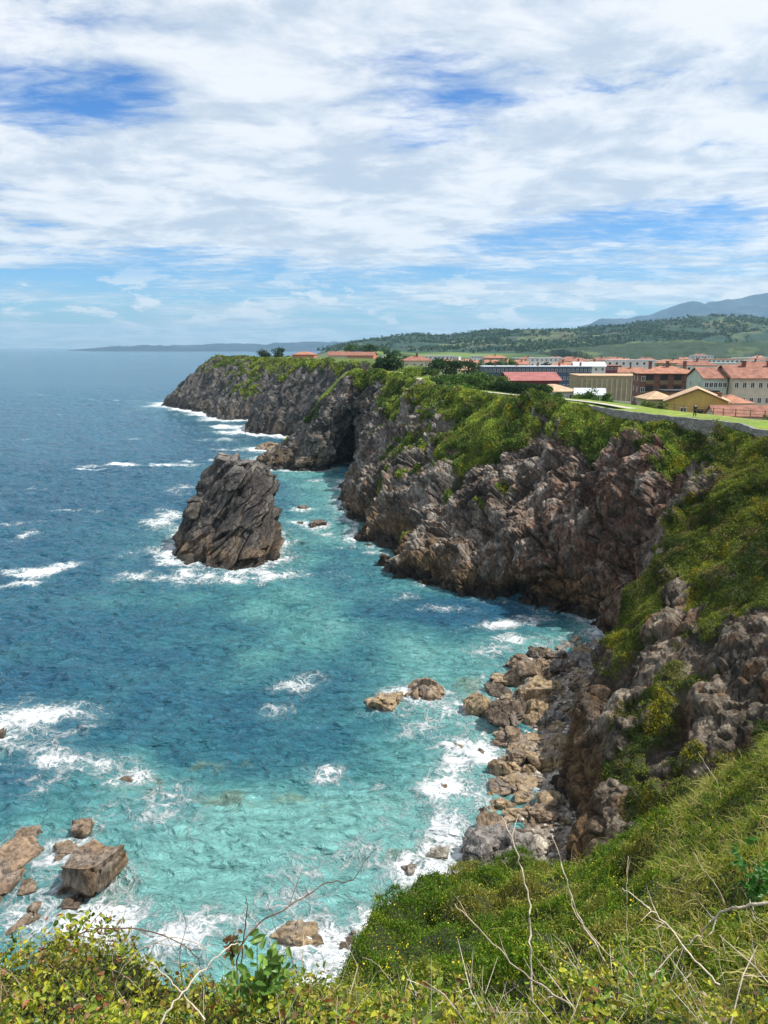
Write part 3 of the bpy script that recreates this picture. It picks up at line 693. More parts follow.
# ------------------------------------------------------------------ the sea stack
def stack():
    na, nz = 620, 330; th = np.linspace(0, 2*math.pi, na, endpoint=False); zz = np.linspace(-3, 1, nz)
    lv = np.array([-3, 0, 3, 7, 11, 14, 15.6, 16.2])
    xl = np.array([-39.5, -38.6, -37.0, -34.6, -32.4, -31.2, -30.2, -27.5]); xr = np.array([-17.5, -18.0, -18.3, -18.6, -19.2, -19.8, -20.6, -23.0])
    yf = np.array([115, 117.5, 119.5, 123, 126.5, 129, 130.5, 132]); yb = np.array([152, 150, 148, 146, 143, 141, 139, 136.5])
    t = np.linspace(0, 1, nz); h = np.interp(t, [0, .9, 1], [-3, 15.6, 16.2]); close = np.interp(t, [0, .80, .90, .96, 1], [1, 1, .9, .6, .0])
    f = lambda a: np.interp(h, lv, a)
    xc, rx = (f(xl)+f(xr))/2, (f(xr)-f(xl))/2; yc, ry = (f(yf)+f(yb))/2, (f(yb)-f(yf))/2
    xc, rx, yc, ry, close_, h_ = [a[None, :] for a in (xc, rx, yc, ry, close, h)]
    ct, s_ = np.cos(th)[:, None], np.sin(th)[:, None]; k = (np.abs(ct)**2.2+np.abs(s_)**2.2)**(-1/2.2)
    G = np.stack([xc+rx*ct*k*close_, yc+ry*s_*k*close_*.9-(rx*ct*k*close_)*.55, h_+0*ct+(1-close_)*.5], -1)
    n = np.stack([ct*np.ones_like(h_), s_*np.ones_like(h_), .35+0*ct*h_], -1); n = n/np.linalg.norm(n, axis=2)[..., None]
    up = (1-close_)[..., None]; n = n*(1-up)+np.array([0, 0, 1.])*up
    P = G.reshape(-1, 3).astype(f32); n = n.reshape(-1, 3).astype(f32)
    BD = np.array([.74, .12, -.62], f32); BD /= np.linalg.norm(BD)
    w = P+np.stack([fbm(P/3, 2, 3), fbm(P/3, 2, 4), fbm(P/3, 2, 5)], 1)*.18
    d = w@BD; q = w*.035+np.outer(d*.40, BD)
    q2 = w*.2+np.outer(d*1.1, BD)
    h1, g1 = blocks((w*.11+np.outer(d*.22, BD)), 611, .8); h2, g2 = blocks((w*.30+np.outer(d*.75, BD)), 621, .8)
    D = fbm(P/9, 3, 601)*1.5+saw(d*.23+fbm(P/11, 3, 605)*.7)*1.7+saw(d*.7+fbm(P/6, 3, 608)*.7)*.75-1.2+h1*2.0-np.exp(-g1*14)*.6+h2*.75-np.exp(-g2*14)*.22+fbm(P/.5, 2, 631)*.1
    V = P+n*D[:, None]*.62; V[:, 2] = np.where(P[:, 2] < 0, P[:, 2], V[:, 2])
    V = V.reshape(na, nz, 3); V = np.concatenate([V, V[:1]], 0); Vf = V.reshape(-1, 3)
    g = fbm(Vf/3., 4, 641); bnd = fbm((Vf*.1+np.outer(Vf@BD*.9, BD)).astype(f32), 4, 651)
    c = np.tile(np.array([.066, .060, .056], f32), (len(Vf), 1)); c = mixc(c, np.array([.15, .13, .107], f32), sstep(0, .5, bnd)*.8)
    c = mixc(c, np.array([.05, .043, .04], f32), sstep(0.0, .4, -bnd-.2*g)*.75); c = mixc(c, np.array([.24, .165, .095], f32), sstep(5, 1, Vf[:, 2]+g*2)*.7)
    c = mixc(c, np.array([.03, .026, .022], f32), sstep(2.4, 1.0, Vf[:, 2]+.8*g)*.9); c = mixc(c, np.array([.33, .31, .29], f32), sstep(13, 16.5, Vf[:, 2]+g*2)*.45)
    o = mesh_np('sea_stack', Vf, grid_faces(na+1, nz), M_ROCK, col=c, smooth=False, extra={'veg': np.zeros(len(Vf))})
    setp(o, 'tall dark sea stack with slanting rock layers, ringed by white surf', 'sea stack'); return V
STK = stack()
stack_ring = STK[:, int(330*.165), :2]

# ================================================================== SEA
nr, na = 1500, 900
a_ = np.linspace(R(-62), R(50), na)
r_ = np.concatenate([np.geomspace(24, 260, 1050), np.geomspace(261, 25500, nr-1050)])
A_, R_ = np.meshgrid(a_, r_, indexing='ij'); SX = (R_*np.sin(A_)).ravel(); SY = (R_*np.cos(A_)).ravel()
sq = np.stack([SX, SY], 1); rr = R_.ravel(); nearm = rr < 700
sp = np.stack([SX, SY, 0*SX], 1).astype(f32)
dsh = np.full(len(sp), 1e3)
def rock_pts():
    L_ = [(o.location.x, o.location.y, max(o.dimensions.x, o.dimensions.y)*.42) for o in bpy.data.objects if o.name.startswith(('sea_rock',))]
    return np.array(L_)
bpy.context.view_layer.update()
RP = rock_pts()
idx = np.where(nearm)[0]
wl = np.concatenate([WATER[::6], stack_ring[::8]])
from mathutils.kdtree import KDTree
kd = KDTree(len(wl))
for i, w in enumerate(wl): kd.insert((float(w[0]), float(w[1]), 0), i)
kd.balance()
# distance field on a coarse grid, then bilinear: the sea has many vertices
gx = np.arange(-460, 130, 1.5); gy = np.arange(15, 720, 1.5); DG = np.zeros((len(gx), len(gy)))
for i, x in enumerate(gx):
    for j, y in enumerate(gy): DG[i, j] = kd.find((x, y, 0))[2]
def bil(Gd, x, y):
    fx = np.clip((x-gx[0])/1.5, 0, len(gx)-1.001); fy = np.clip((y-gy[0])/1.5, 0, len(gy)-1.001); i = fx.astype(int); j = fy.astype(int); u = fx-i; v = fy-j
    return Gd[i, j]*(1-u)*(1-v)+Gd[i+1, j]*u*(1-v)+Gd[i, j+1]*(1-u)*v+Gd[i+1, j+1]*u*v
dsh[idx] = bil(DG, SX[idx], SY[idx])
bd = np.abs(side_of(sq[idx], beach_line)); 
for x, y, r in RP:
    dsh[idx] = np.minimum(dsh[idx], np.maximum(np.hypot(SX[idx]-x, SY[idx]-y)-r, 0)*1.5)
foam = np.zeros(len(sp)); n4 = fbm(sp/7., 3, 701); n5 = fbm(sp/22., 3, 711)
foam += np.exp(-dsh/2.2)*(.55+.35*n5)
bda = np.full(len(sp), 1e3); bda[idx] = bd
foam += np.exp(-bda/2.5)*.22+np.exp(-bda/15)*.31
foam += np.exp(-dsh/14)*.55*(SY > 225)*(1+1.6*n5)+np.exp(-dsh/6)*.5*(SY > 110)*(SX < -5)
def blob(px, py, wx, wy, a, rot=0.):
    """surf patch round the sea point seen at (px,py), wx by wy metres"""
    global foam
    c = on_z(px, py, 0); dx = SX-c[0]; dy = SY-c[1]; ca, sa = math.cos(rot), math.sin(rot); u = (dx*ca+dy*sa)/wx; v = (-dx*sa+dy*ca)/wy
    foam = np.maximum(foam, a*(1.3 if c[1] > 220 else 1.12)*np.exp(-(u*u+v*v)**.8)*(1+.75*n4))
for b in [(215,578,15,5,1.0),(175,560,9,7,.85),(165,520,5,14,.75,.2),(180,490,5,12,.6,.2),(262,577,10,3.5,.85),(300,574,8,3,.6),(285,545,3,6,.55),
          (40,573,7,3.6,1.0,.5),(8,587,6,2.,.8,.4),(30,535,3,6,.6),(20,523,8,3,.45),(75,512,14,2.5,.45,-.2),(130,466,26,3.5,.72,.1),(95,470,9,2.5,.6),(190,462,14,2.5,.5),
          (200,412,24,8,.95,-.55),(235,428,16,10,.85,-.5),(170,405,12,7,.75),(240,450,14,8,.55),(225,440,12,12,.5),(120,401,22,4,.5),(250,470,7,14,.5),(320,483,6,8,.5),
          (300,686,3.8,3.2,.78),(275,710,2.5,4,.5),(328,775,2.6,2.2,.78),(40,715,9,5,.72),(10,745,7,7,.7),(70,735,9,3,.58,.3),(45,765,6,4,.6),(20,790,5,4,.6),(110,770,5,4,.5),
          (127,783,3.5,2.,.75),(60,880,3.5,6,.95),(20,905,3,5,.8),(100,925,6,3,.7),(155,830,5,5,.58),(170,800,5,4,.5),(215,925,7,3,.62),(160,950,8,3,.7),(250,935,5,3,.66),(320,905,6,3,.7),
          (340,960,4,4,.9),(310,985,4,3,.95),(420,880,4,3,.75),(450,830,3,5,.72),(455,770,3,6,.68),(465,715,3.5,6,.68),(430,735,4,5,.52),(410,700,6,4,.6),(385,715,4,2.5,.6),(480,655,6,4,.66),(520,640,6,2.5,.7),(500,628,9,2.5,.72,.3),(455,612,7,2.,.6),
          (345,551,3,1.6,.95),(392,568,3,1.6,.95),(370,555,5,2,.6),(410,600,4,3,.5),(330,535,5,5,.45),(300,545,5,5,.35),(350,860,5,4,.5),(395,830,4,4,.5),(300,880,5,4,.45),(380,780,4,4,.42)]: blob(*b)
for px, py, w in [(55, 415, 14), (20, 440, 8), (90, 430, 8), (60, 455, 7), (30, 490, 6), (140, 440, 9), (10, 500, 5), (100, 400, 18), (40, 395, 20)]: blob(px, py, w, w*.2, .5)
foam = np.clip(foam, 0, 1.2)*np.where(foam > 0, 1, 0)+.0
# depth tint: shallow near the shore and over the sand, deep outside
shal = np.exp(-np.minimum(bda, dsh*1.2+6)/17.)*.85+.2*n5+.10*n4
def tint_blob(px, py, wx, wy, a):
    global shal
    c = on_z(px, py, 0); shal = shal+a*np.exp(-((SX-c[0])/wx)**2-((SY-c[1])/wy)**2)
for b in [(250,640,20,16,.16),(300,612,12,10,.28),(350,640,10,12,.15),(430,660,9,16,.25),(330,880,12,10,.45),(230,880,12,9,.45),(200,830,8,8,.25),(340,500,10,40,.45),(290,480,8,30,.35),(60,640,12,14,.08),(170,600,20,10,.3),
          (240,715,22,14,.10),(110,700,16,8,-.15),(420,620,10,5,-.25),(480,612,10,5,-.5),(330,720,8,8,-.12),(60,810,6,8,.2)]: tint_blob(*b)
shal = shal*(rr < 1500)
subm = np.zeros(len(sp))
for px, py, wx, wy in [(285,803,2.4,1.2),(252,812,1.8,1.0),(225,800,2.6,1.4),(210,770,2,1.2),(255,770,2,1.2),(330,815,1.,1.),(140,790,2.4,1.6),(400,905,1.6,1.2),(175,905,1.5,1.2),(125,870,2,5),(437,851,2.2,1.4),(409,864,1.8,1.2),(230,915,2,1.),(430,760,1.5,2),(465,690,2,3)]:
    c = on_z(px, py, 0); subm = np.maximum(subm, np.exp(-((SX-c[0])/wx)**4-((SY-c[1])/wy)**4)*(.45+.9*n4))
# waves: real height for the swell and chop near the camera
wv_ = np.zeros(len(sp)); 
nn = rr < 900; q = sp[nn]; rot = np.array([[.8, .6, 0], [-.6, .8, 0], [0, 0, 1]], f32); q = q@rot
wv_[nn] = (fbm(q/np.array([16, 7, 9], f32), 2, 721)*.5+ridged(q/np.array([5.5, 2.6, 3], f32), 3, 731)*.30+np.where(rr[nn] < 260, ridged(q/np.array([1.7, .95, 1], f32), 2, 741)*.09, 0))
wv_ *= 1-sstep(500, 900, rr)
sp[:, 2] = wv_+np.clip(foam-.4, 0, 1)*.12*(1+n4)
m, nt, b = new_mat('sea_water')
geo = N(nt, 'ShaderNodeNewGeometry'); pos = geo.outputs['Position']
aF = N(nt, 'ShaderNodeAttribute', attribute_name='foam'); aS = N(nt, 'ShaderNodeAttribute', attribute_name='shal'); aM = N(nt, 'ShaderNodeAttribute', attribute_name='subm')
w1 = noise_n(nt, pos, .10, 6, .6)
sh = math_n(nt, 'ADD', aS.outputs['Fac'], math_n(nt, 'MULTIPLY_ADD', w1, .9, -.45))
ramp = N(nt, 'ShaderNodeValToRGB'); L(nt, sh, ramp.inputs[0]); e = ramp.color_ramp.elements
e[0].position = 0.; e[0].color = (.022, .105, .175, 1); e[1].position = 1.; e[1].color = (.17, .40, .38, 1)
for p_, c_ in ((.2, (.024, .12, .185)), (.45, (.036, .155, .20)), (.72, (.08, .26, .27))): x = e.new(p_); x.color = (*c_, 1)
c0 = mix_n(nt, math_n(nt, 'MULTIPLY', sm_n(nt, math_n(nt, 'ADD', aM.outputs['Fac'], math_n(nt, 'MULTIPLY_ADD', noise_n(nt, pos, .9, 5), 1.6, -.9)), .1, .8), .6), ramp.outputs[0], (.16, .2, .12))
# lace of foam: warped cells whose borders stay white
wp = N(nt, 'ShaderNodeTexNoise'); wp.inputs['Scale'].default_value = .45; wp.inputs['Detail'].default_value = 5; L(nt, pos, wp.inputs['Vector'])
va = N(nt, 'ShaderNodeVectorMath', operation='MULTIPLY_ADD'); L(nt, wp.outputs['Color'], va.inputs[0]); va.inputs[1].default_value = (3.2, 3.2, 0); L(nt, pos, va.inputs[2])
def lace(scale, k):
    v = N(nt, 'ShaderNodeTexVoronoi'); v.feature = 'DISTANCE_TO_EDGE'; v.inputs['Scale'].default_value = scale; L(nt, va.outputs[0], v.inputs['Vector'])
    return math_n(nt, 'SUBTRACT', 1., math_n(nt, 'MULTIPLY', v.outputs['Distance'], k, clamp=True))
lc = math_n(nt, 'MAXIMUM', lace(.55, 5.5), math_n(nt, 'MULTIPLY', lace(1.5, 3.5), .85))
nf = noise_n(nt, pos, .75, 12, .74, .7)
nf2 = noise_n(nt, pos, .12, 4, .6)
s1 = math_n(nt, 'ADD', math_n(nt, 'MULTIPLY', aF.outputs['Fac'], 1.0), math_n(nt, 'MULTIPLY_ADD', nf, 1.3, -.66))
s1 = math_n(nt, 'ADD', s1, math_n(nt, 'MULTIPLY_ADD', nf2, .5, -.25))
s1 = math_n(nt, 'ADD', s1, math_n(nt, 'MULTIPLY_ADD', lc, .42, -.22))
fo = math_n(nt, 'MULTIPLY', sm_n(nt, s1, .50, .96), sm_n(nt, aF.outputs['Fac'], .05, .3))
# small caps out at sea
cap = sm_n(nt, noise_n(nt, pos, .11, 9, .68, .8), .735, .80)
fo = math_n(nt, 'MAXIMUM', fo, math_n(nt, 'MULTIPLY', cap, .6))
fk = math_n(nt, 'MULTIPLY', sm_n(nt, noise_n(nt, pos, 1.7, 5, .7), .66, .74), sm_n(nt, math_n(nt, 'ADD', aF.outputs['Fac'], math_n(nt, 'MULTIPLY_ADD', nf2, 1.6, -.85)), -.05, .3))
fo = math_n(nt, 'MAXIMUM', fo, math_n(nt, 'MULTIPLY', fk, .55))
milk = math_n(nt, 'MULTIPLY', sm_n(nt, math_n(nt, 'ADD', aF.outputs['Fac'], math_n(nt, 'MULTIPLY_ADD', nf2, .9, -.45)), .2, 1.1), .4)
L(nt, mix_n(nt, fo, mix_n(nt, milk, c0, (.26, .50, .52)), (.80, .84, .85)), b.inputs['Base Color'])
L(nt, math_n(nt, 'MULTIPLY_ADD', fo, .6, .10), b.inputs['Roughness'])
b.inputs['IOR'].default_value = 1.33
mpw = N(nt, 'ShaderNodeMapping'); mpw.inputs['Rotation'].default_value = (0, 0, R(-35)); mpw.inputs['Scale'].default_value = (.55, 1.2, 1); L(nt, pos, mpw.inputs[0])
hh = math_n(nt, 'ADD', math_n(nt, 'MULTIPLY', noise_n(nt, mpw.outputs[0], .30, 3, .5, .4), 1.7), math_n(nt, 'MULTIPLY', noise_n(nt, mpw.outputs[0], .95, 6, .6, .6), .85))
hh = math_n(nt, 'ADD', hh, math_n(nt, 'MULTIPLY', fo, .15))
bn = N(nt, 'ShaderNodeBump'); bn.inputs['Strength'].default_value = 1.; bn.inputs['Distance'].default_value = 1.9; L(nt, hh, bn.inputs['Height']); L(nt, bn.outputs[0], b.inputs['Normal'])
M_SEA = m
sea = mesh_np('sea', sp, grid_faces(na, nr, True), M_SEA, extra={'foam': foam, 'shal': shal, 'subm': subm}); setp(sea, 'turquoise to deep blue sea with white surf', None, None, 'structure')

# ================================================================== FOREGROUND: the brow the photographer stands on
BRK = [(-260,905,3.8),(-100,925,3.5),(0,958,3.4),(100,1000,3.3),(200,1003,3.2),(300,1018,3.1),(325,1050,4.4),(345,1030,6.6),(352,990,9),(370,938,11),(400,896,13),(440,876,14.5),(480,870,15.2),(540,868,15.4),(600,862,15),(640,842,14.4),(680,812,13.8),(720,784,13),(768,747,12.3),(850,700,12),(980,640,12.2)]
brk = np.array([at_y(*q) for q in BRK]); brk = np.concatenate([brk, [[20, 14, 31], [33, 19, 31.5], [46, 27, 31.3]]])
brk = catmull(brk, np.linspace(0, len(brk)-1, 260))
CT = [tuple(p) for p in brk[::6]]+[tuple(at_y(*q)) for q in [(400,1000,8.2),(440,950,10.4),(480,1010,5.6),(540,960,8),(600,915,10.2),(600,1000,5),(680,1010,4.2),(768,975,4.2),(768,880,7.2),(700,900,7.8),(768,810,9.6),(840,800,8)]]
CT += [(0, 0, 33.35), (-2.4, .5, 33.2), (-6, .5, 33), (2.2, .3, 33.6), (5, 1, 34), (10, 3, 34), (0, -3, 33.6), (-8, -3, 33.4), (20, 0, 34), (40, 5, 33.5), (30, -3, 34), (10, -3, 34), (0, 1.8, 32.7), (-1.6, 2.2, 32.4)]
CT = np.array(CT)
def tps_fit(C, lam=.05):
    n = len(C); d = np.linalg.norm(C[:, None, :2]-C[None, :, :2], axis=2); Kk = np.where(d > 0, d*d*np.log(d+1e-9), 0)+lam*np.eye(n)
    Pm = np.c_[np.ones(n), C[:, :2]]; M = np.block([[Kk, Pm], [Pm.T, np.zeros((3, 3))]]); return np.linalg.solve(M, np.r_[C[:, 2], 0, 0, 0])
TW = tps_fit(CT)
def tps(q):
    out = np.empty(len(q))
    for k in range(0, len(q), 20000):
        p = q[k:k+20000]; d = np.linalg.norm(p[:, None]-CT[None, :, :2], axis=2); out[k:k+20000] = np.where(d > 0, d*d*np.log(d+1e-9), 0)@TW[:len(CT)]+TW[-3]+p@TW[-2:]
    return out
def brow(q):
    """height and signed distance beyond the brink of the photographer's brow"""
    q = np.asarray(q, float); sd = -side_of(q, brk[:, :2]); z = tps(q); o = sd > 0
    if o.any():
        qo = q[o]; bi = np.empty(len(qo), int)
        for k in range(0, len(qo), 20000): bi[k:k+20000] = ((qo[k:k+20000, None]-brk[None, :, :2])**2).sum(2).argmin(1)
        z[o] = brk[bi, 2]-sd[o]*(2.2+1.2*np.minimum(sd[o], 3))
    p = np.stack([q[:, 0], q[:, 1], z*.3], 1).astype(f32)
    z = z+(fbm(p/1.1, 3, 801)*.34+np.maximum(fbm(p/.62, 2, 812), -.1)*.26+fbm(p/.3, 2, 811)*.05)*sstep(1.2, 3.0, np.hypot(q[:, 0], q[:, 1]))
    z = z+np.where(o, fbm(p/2., 3, 821)*.5*np.clip(sd, 0, 1), 0)
    return np.maximum(z, -1.), sd
fx = np.concatenate([np.arange(-14, 10, .085), np.arange(10, 47, .3)]); fy = np.arange(-4, 25, .085)
FX_, FY_ = np.meshgrid(fx, fy, indexing='ij'); fq = np.stack([FX_.ravel(), FY_.ravel()], 1); fz, fsd = brow(fq)
FV = np.stack([fq[:, 0], fq[:, 1], fz], 1).astype(f32)
fc = np.tile(np.array([.055, .07, .022], f32), (len(FV), 1)); fc = mixc(fc, rock_colour(FV, np.zeros(len(FV)), 3, 0), sstep(.5, 1.1, fsd+.3*fbm(FV/.8, 3, 831)))
fg = mesh_np('foreground_slope', FV, grid_faces(len(fx), len(fy)), M_ROCK, col=fc, extra={'veg': sstep(1.0, .4, fsd)}); setp(fg, 'steep green brow the photo is taken from', None, None, 'structure')
def on_brow(n, x0, x1, y0, y1, maxsd=.35):
    q = np.stack([rng.uniform(x0, x1, n), rng.uniform(y0, y1, n)], 1); z, s = brow(q); m = s < maxsd
    return np.stack([q[m, 0], q[m, 1], z[m]], 1).astype(f32), s[m]
def bn_dir(P, k=(.0, .25, .9)):
    v = np.tile(np.array(k, f32), (len(P), 1)); return v/np.linalg.norm(v, axis=1)[:, None]
# heath: short upright sprigs with yellow flowers, in cushions
P_, s_ = on_brow(200000, -1.5, 8.5, 4.2, 16, .5)
gr = sstep(.37, .46, P_[:, 0]/P_[:, 1]+.06*fbm(P_/1.5, 2, 841))*sstep(5, 7, P_[:, 1])   # 1 where the long grass grows
hm_ = rng.random(len(P_)) > gr*.8; H = P_[hm_]
cush = np.maximum(fbm(H/.7, 3, 851), -.2)*.34
hc_ = colour_set([(.09, .18, .014), (.15, .25, .02), (.045, .10, .012), (.25, .27, .03)], [3, 3, 2, 2], len(H))
hv = fbm(H/1.6, 3, 861); hc_ = mixc(hc_, np.array([.28, .25, .07], f32), sstep(.05, .5, hv)*.75); hc_ = mixc(hc_, np.array([.07, .14, .022], f32), sstep(.05, .45, -hv)*.6)
ln = (.07+.09*rng.random(len(H))).astype(f32)
top_ = H+np.array([0, 0, 1], f32)*(cush[:, None]); parts = [blades(top_, ln, ln*.16, hc_, bn_dir(H, (.05, -.1, .9)), .25, 2)]
v, f, c = parts[0]; setp(mesh_np('heath_sprigs', v, f, M_GRASS, col=c, smooth=False), 'dense short green heath covering the near slope', 'heath', None, 'stuff')
k = rng.choice(len(H), 150000); C = H[k]+rng.normal(size=(150000, 3)).astype(f32)*np.array([.05, .05, .02], f32)+np.array([0, 0, 1], f32)*((cush[k]+.02+.1*rng.random(150000))[:, None]).astype(f32)
v, f, c = leaf_quads(C, (.022+.024*rng.random(len(C))).astype(f32), hc_[k]*(.8+.5*rng.random((len(C), 1)).astype(f32)), .45, bn_dir(C), .3)
setp(mesh_np('heath_leaves', v, f, M_LEAF, col=c, smooth=False), 'tiny leaves of the near heath', 'heath', None, 'stuff')
fl = H[rng.choice(len(H), 9000)]; fl = fl[fbm(fl/.9, 2, 871) > .02]; C = fl+np.array([0, 0, .12], f32)+rng.normal(size=fl.shape).astype(f32)*.02
v, f, c = leaf_quads(C, (.018+.012*rng.random(len(C))).astype(f32), colour_set([(.75, .58, .04), (.8, .68, .15), (.6, .4, .03)], [3, 1, 1], len(C)), .9)
setp(mesh_np('yellow_flowers', v, f, M_LEAF, col=c, smooth=False), 'tiny yellow flowers dotted over the near heath', 'flowers', None, 'stuff')
# long grass on the right
P_, s_ = on_brow(150000, 1.5, 9.5, 3.6, 15.5, .35)
gd = sstep(.37, .47, P_[:, 0]/P_[:, 1]+.07*fbm(P_/1.2, 2, 881)); m_ = rng.random(len(P_)) < gd*.75+.05; Gp = P_[m_]
gc_ = colour_set([(.19, .26, .022), (.32, .34, .04), (.09, .155, .016), (.56, .45, .19), (.34, .25, .11)], [3, 3, 3, 1.4, .9], len(Gp)); hv = fbm(Gp/.9, 3, 891)
gc_ = mixc(gc_, np.array([.50, .43, .20], f32), sstep(.15, .55, hv)*.6); gc_ = mixc(gc_, np.array([.06, .10, .02], f32), sstep(.1, .5, -hv)*.6)
Gp = Gp+np.array([0, 0, .25], f32)*np.maximum(fbm(Gp/.9, 3, 895), -.1)[:, None]*1.6
ln = (.12+.32*rng.random(len(Gp))**1.5).astype(f32)*(1+.5*hv).clip(.5, 1.6)
v, f, c = blades(Gp, ln, np.full(len(Gp), .009, f32)+.006*rng.random(len(Gp)).astype(f32), gc_, bn_dir(Gp, (-.25, -.15, .8)), .55, 3)
setp(mesh_np('long_grass', v, f, M_GRASS, col=c, smooth=False), 'long yellow-green grass with dry straw on the near slope at the right', 'grass', None, 'stuff')
# broad leaves close to the camera
def broad(C, size, col, lean, lw=.45):
    n = len(C); a = rand_dirs(n); nn_ = lean*lw+rand_dirs(n)*(1-lw); nn_ /= np.linalg.norm(nn_, axis=1)[:, None]
    a = a-(a*nn_).sum(1)[:, None]*nn_; a /= np.linalg.norm(a, axis=1)[:, None]+1e-6; b = np.cross(nn_, a); s = np.asarray(size, f32)[:, None]
    cup = (.10+.12*rng.random((n, 1))).astype(f32); wd = (.17+.2*rng.random((n, 1))).astype(f32)
    pt = lambda t, w, h: C+a*s*t+b*s*w*wd+nn_*s*h*cup
    V = np.stack([pt(-.5, 0, 0), pt(-.2, 0, -.3), pt(.15, 0, -.1), pt(.52, 0, -.9), pt(-.32, -1, .9), pt(.12, -.85, .8), pt(-.32, 1, .9), pt(.12, .85, .8)], 1).reshape(-1, 3)
    T_ = np.array([[0, 1, 4], [1, 2, 5], [1, 5, 4], [2, 3, 5], [0, 6, 1], [1, 7, 2], [1, 6, 7], [2, 7, 3]])
    F = (T_[None]+np.arange(n)[:, None, None]*8).reshape(-1, 3); return V, F, np.repeat(col, 8, 0)
def leafbank(name, x0, x1, y0, y1, n, cond, hmax, size, pal, wts, label):
    P_, s_ = on_brow(n, x0, x1, y0, y1, .12); m_ = cond(P_); P_ = P_[m_]
    h = hmax*np.clip(.45+fbm(P_/.45, 4, 901)*1.5, .08, 1.7); t = rng.random(len(P_))**.55
    C = P_+np.array([0, 0, 1], f32)*(h*t)[:, None].astype(f32)+rng.normal(size=P_.shape).astype(f32)*.02
    cc = colour_set(pal, wts, len(C)); pn = fbm(C/.28, 2, 911); cc = mixc(cc, np.array([.20, .09, .035], f32), sstep(.35, .75, pn)*.55)
    v, f, c = broad(C, (size*(.4+1.3*rng.random(len(C))**2)).astype(f32), cc, bn_dir(C, (.05, -.25, .8)))
    setp(mesh_np(name, v, f, M_BROAD, col=c, smooth=False), label, 'undergrowth', None, 'stuff')
YG = [(.46, .46, .04), (.26, .29, .03), (.17, .25, .03), (.36, .33, .05), (.08, .14, .025), (.24, .16, .07), (.30, .11, .05)]
leafbank('bramble_leaves', -3.6, .15, 1.7, 3.9, 46000, lambda P: P[:, 0] < .1, .16, .026, YG, [3, 4, 4, 3, 3, 2.2, .9], 'yellow-green and reddish bramble leaves of the hedge at the bottom left')
leafbank('bramble_leaves', .15, 4.2, 2.2, 5.8, 48000, lambda P: (P[:, 1] < 3.9+.55*P[:, 0]+.3*fbm(P/.6, 2, 921)) & (P[:, 1] < 5.6), .2, .032, YG, [5, 5, 4, 3, 4, 1.4, .5], 'bright yellow-green leaves filling the bottom right corner')
# fine grass and dry stalks among the hedge leaves
P_, s_ = on_brow(26000, -3.6, 4, 1.8, 5.4, .15); ln = (.12+.26*rng.random(len(P_))).astype(f32)
v, f, c = blades(P_, ln, np.full(len(P_), .0035, f32), colour_set([(.32, .34, .09), (.2, .28, .05), (.45, .36, .2)], [2, 3, 2], len(P_)), bn_dir(P_, (.1, -.2, .8)), .6, 3)
setp(mesh_np('grass_wisps', v, f, M_GRASS, col=c, smooth=False), 'thin grass wisps growing through the hedge', 'grass', None, 'stuff')
P_, s_ = on_brow(800, -3.2, 4, 2., 5.2, .1); mb = MB()
for p in P_:
    a = random.uniform(0, 6.28); l = random.uniform(.12, .34); e = random.uniform(.3, 1.1); d_ = np.array([math.cos(a)*math.cos(e), math.sin(a)*math.cos(e), math.sin(e)]); k = rng.normal(size=3)*.04
    mb.tube([p, p+d_*l*.5+k, p+d_*l+k*.5], [.0022, .0018, .0009], 4)
setp(mb.build('dry_twigs', M_TWIG), 'tangle of thin dry twigs in the near hedge', 'twigs', None, 'stuff')
P_, s_ = on_brow(200, -.3, 3.8, 2.4, 5.6, .1); mb = MB()
for p in P_:
    a = random.uniform(0, 6.28); l = random.uniform(.18, .5); e = random.uniform(.2, 1.0); d_ = np.array([math.cos(a)*math.cos(e), math.sin(a)*math.cos(e), math.sin(e)]); k = rng.normal(size=3)*.05; m1 = p+d_*l*.5+k; e1 = p+d_*l+k*.5
    mb.tube([p, m1, e1], [.0035, .0026, .0012], 5); q1 = m1+(d_+rng.normal(size=3)*.5)*l*.3; mb.tube([m1, q1], [.002, .0008], 4)
setp(mb.build('dry_twigs', M_PALE), 'pale dead twigs tangled at the bottom right', 'twigs', None, 'stuff')

# ------------------------------------------------------------------ bare stems and canes standing up from the brow
def cane(name, pts, r, mat, label, cat='stem', twigs=0, tl=.12, thorns=0, group=None):
    q = np.array([at_y(*p) for p in pts]); w = catmull(q, np.linspace(0, len(q)-1, len(q)*5)); w[1:-1] += rng.normal(size=w[1:-1].shape)*r*.7
    rad = np.linspace(r, r*.4, len(w)); o = MB().tube(w, rad, 6).build(name, mat, smooth=True); setp(o, label, cat, group)
    for k in range(twigs):
        i = random.randrange(len(w)//4, len(w)-1); t = w[min(i+1, len(w)-1)]-w[i-1]; t /= np.linalg.norm(t)+1e-9; d_ = t*.7+rng.normal(size=3)*.6; d_ /= np.linalg.norm(d_); l = tl*random.uniform(.5, 1.3)
        e = w[i]+d_*l*.5+rng.normal(size=3)*.012; MB().tube([w[i], e, e+(d_+rng.normal(size=3)*.3)*l*.5], [rad[i]*.7, rad[i]*.5, rad[i]*.2], 5).build('twig', mat, o)
    if thorns:
        mb = MB()
        for k in range(thorns):
            i = random.randrange(1, len(w)-1); d_ = rng.normal(size=3); d_ /= np.linalg.norm(d_); mb.tube([w[i], w[i]+d_*r*3.2], [r*.45, r*.08], 4)
        mb.build('thorns', mat, o)
    return o
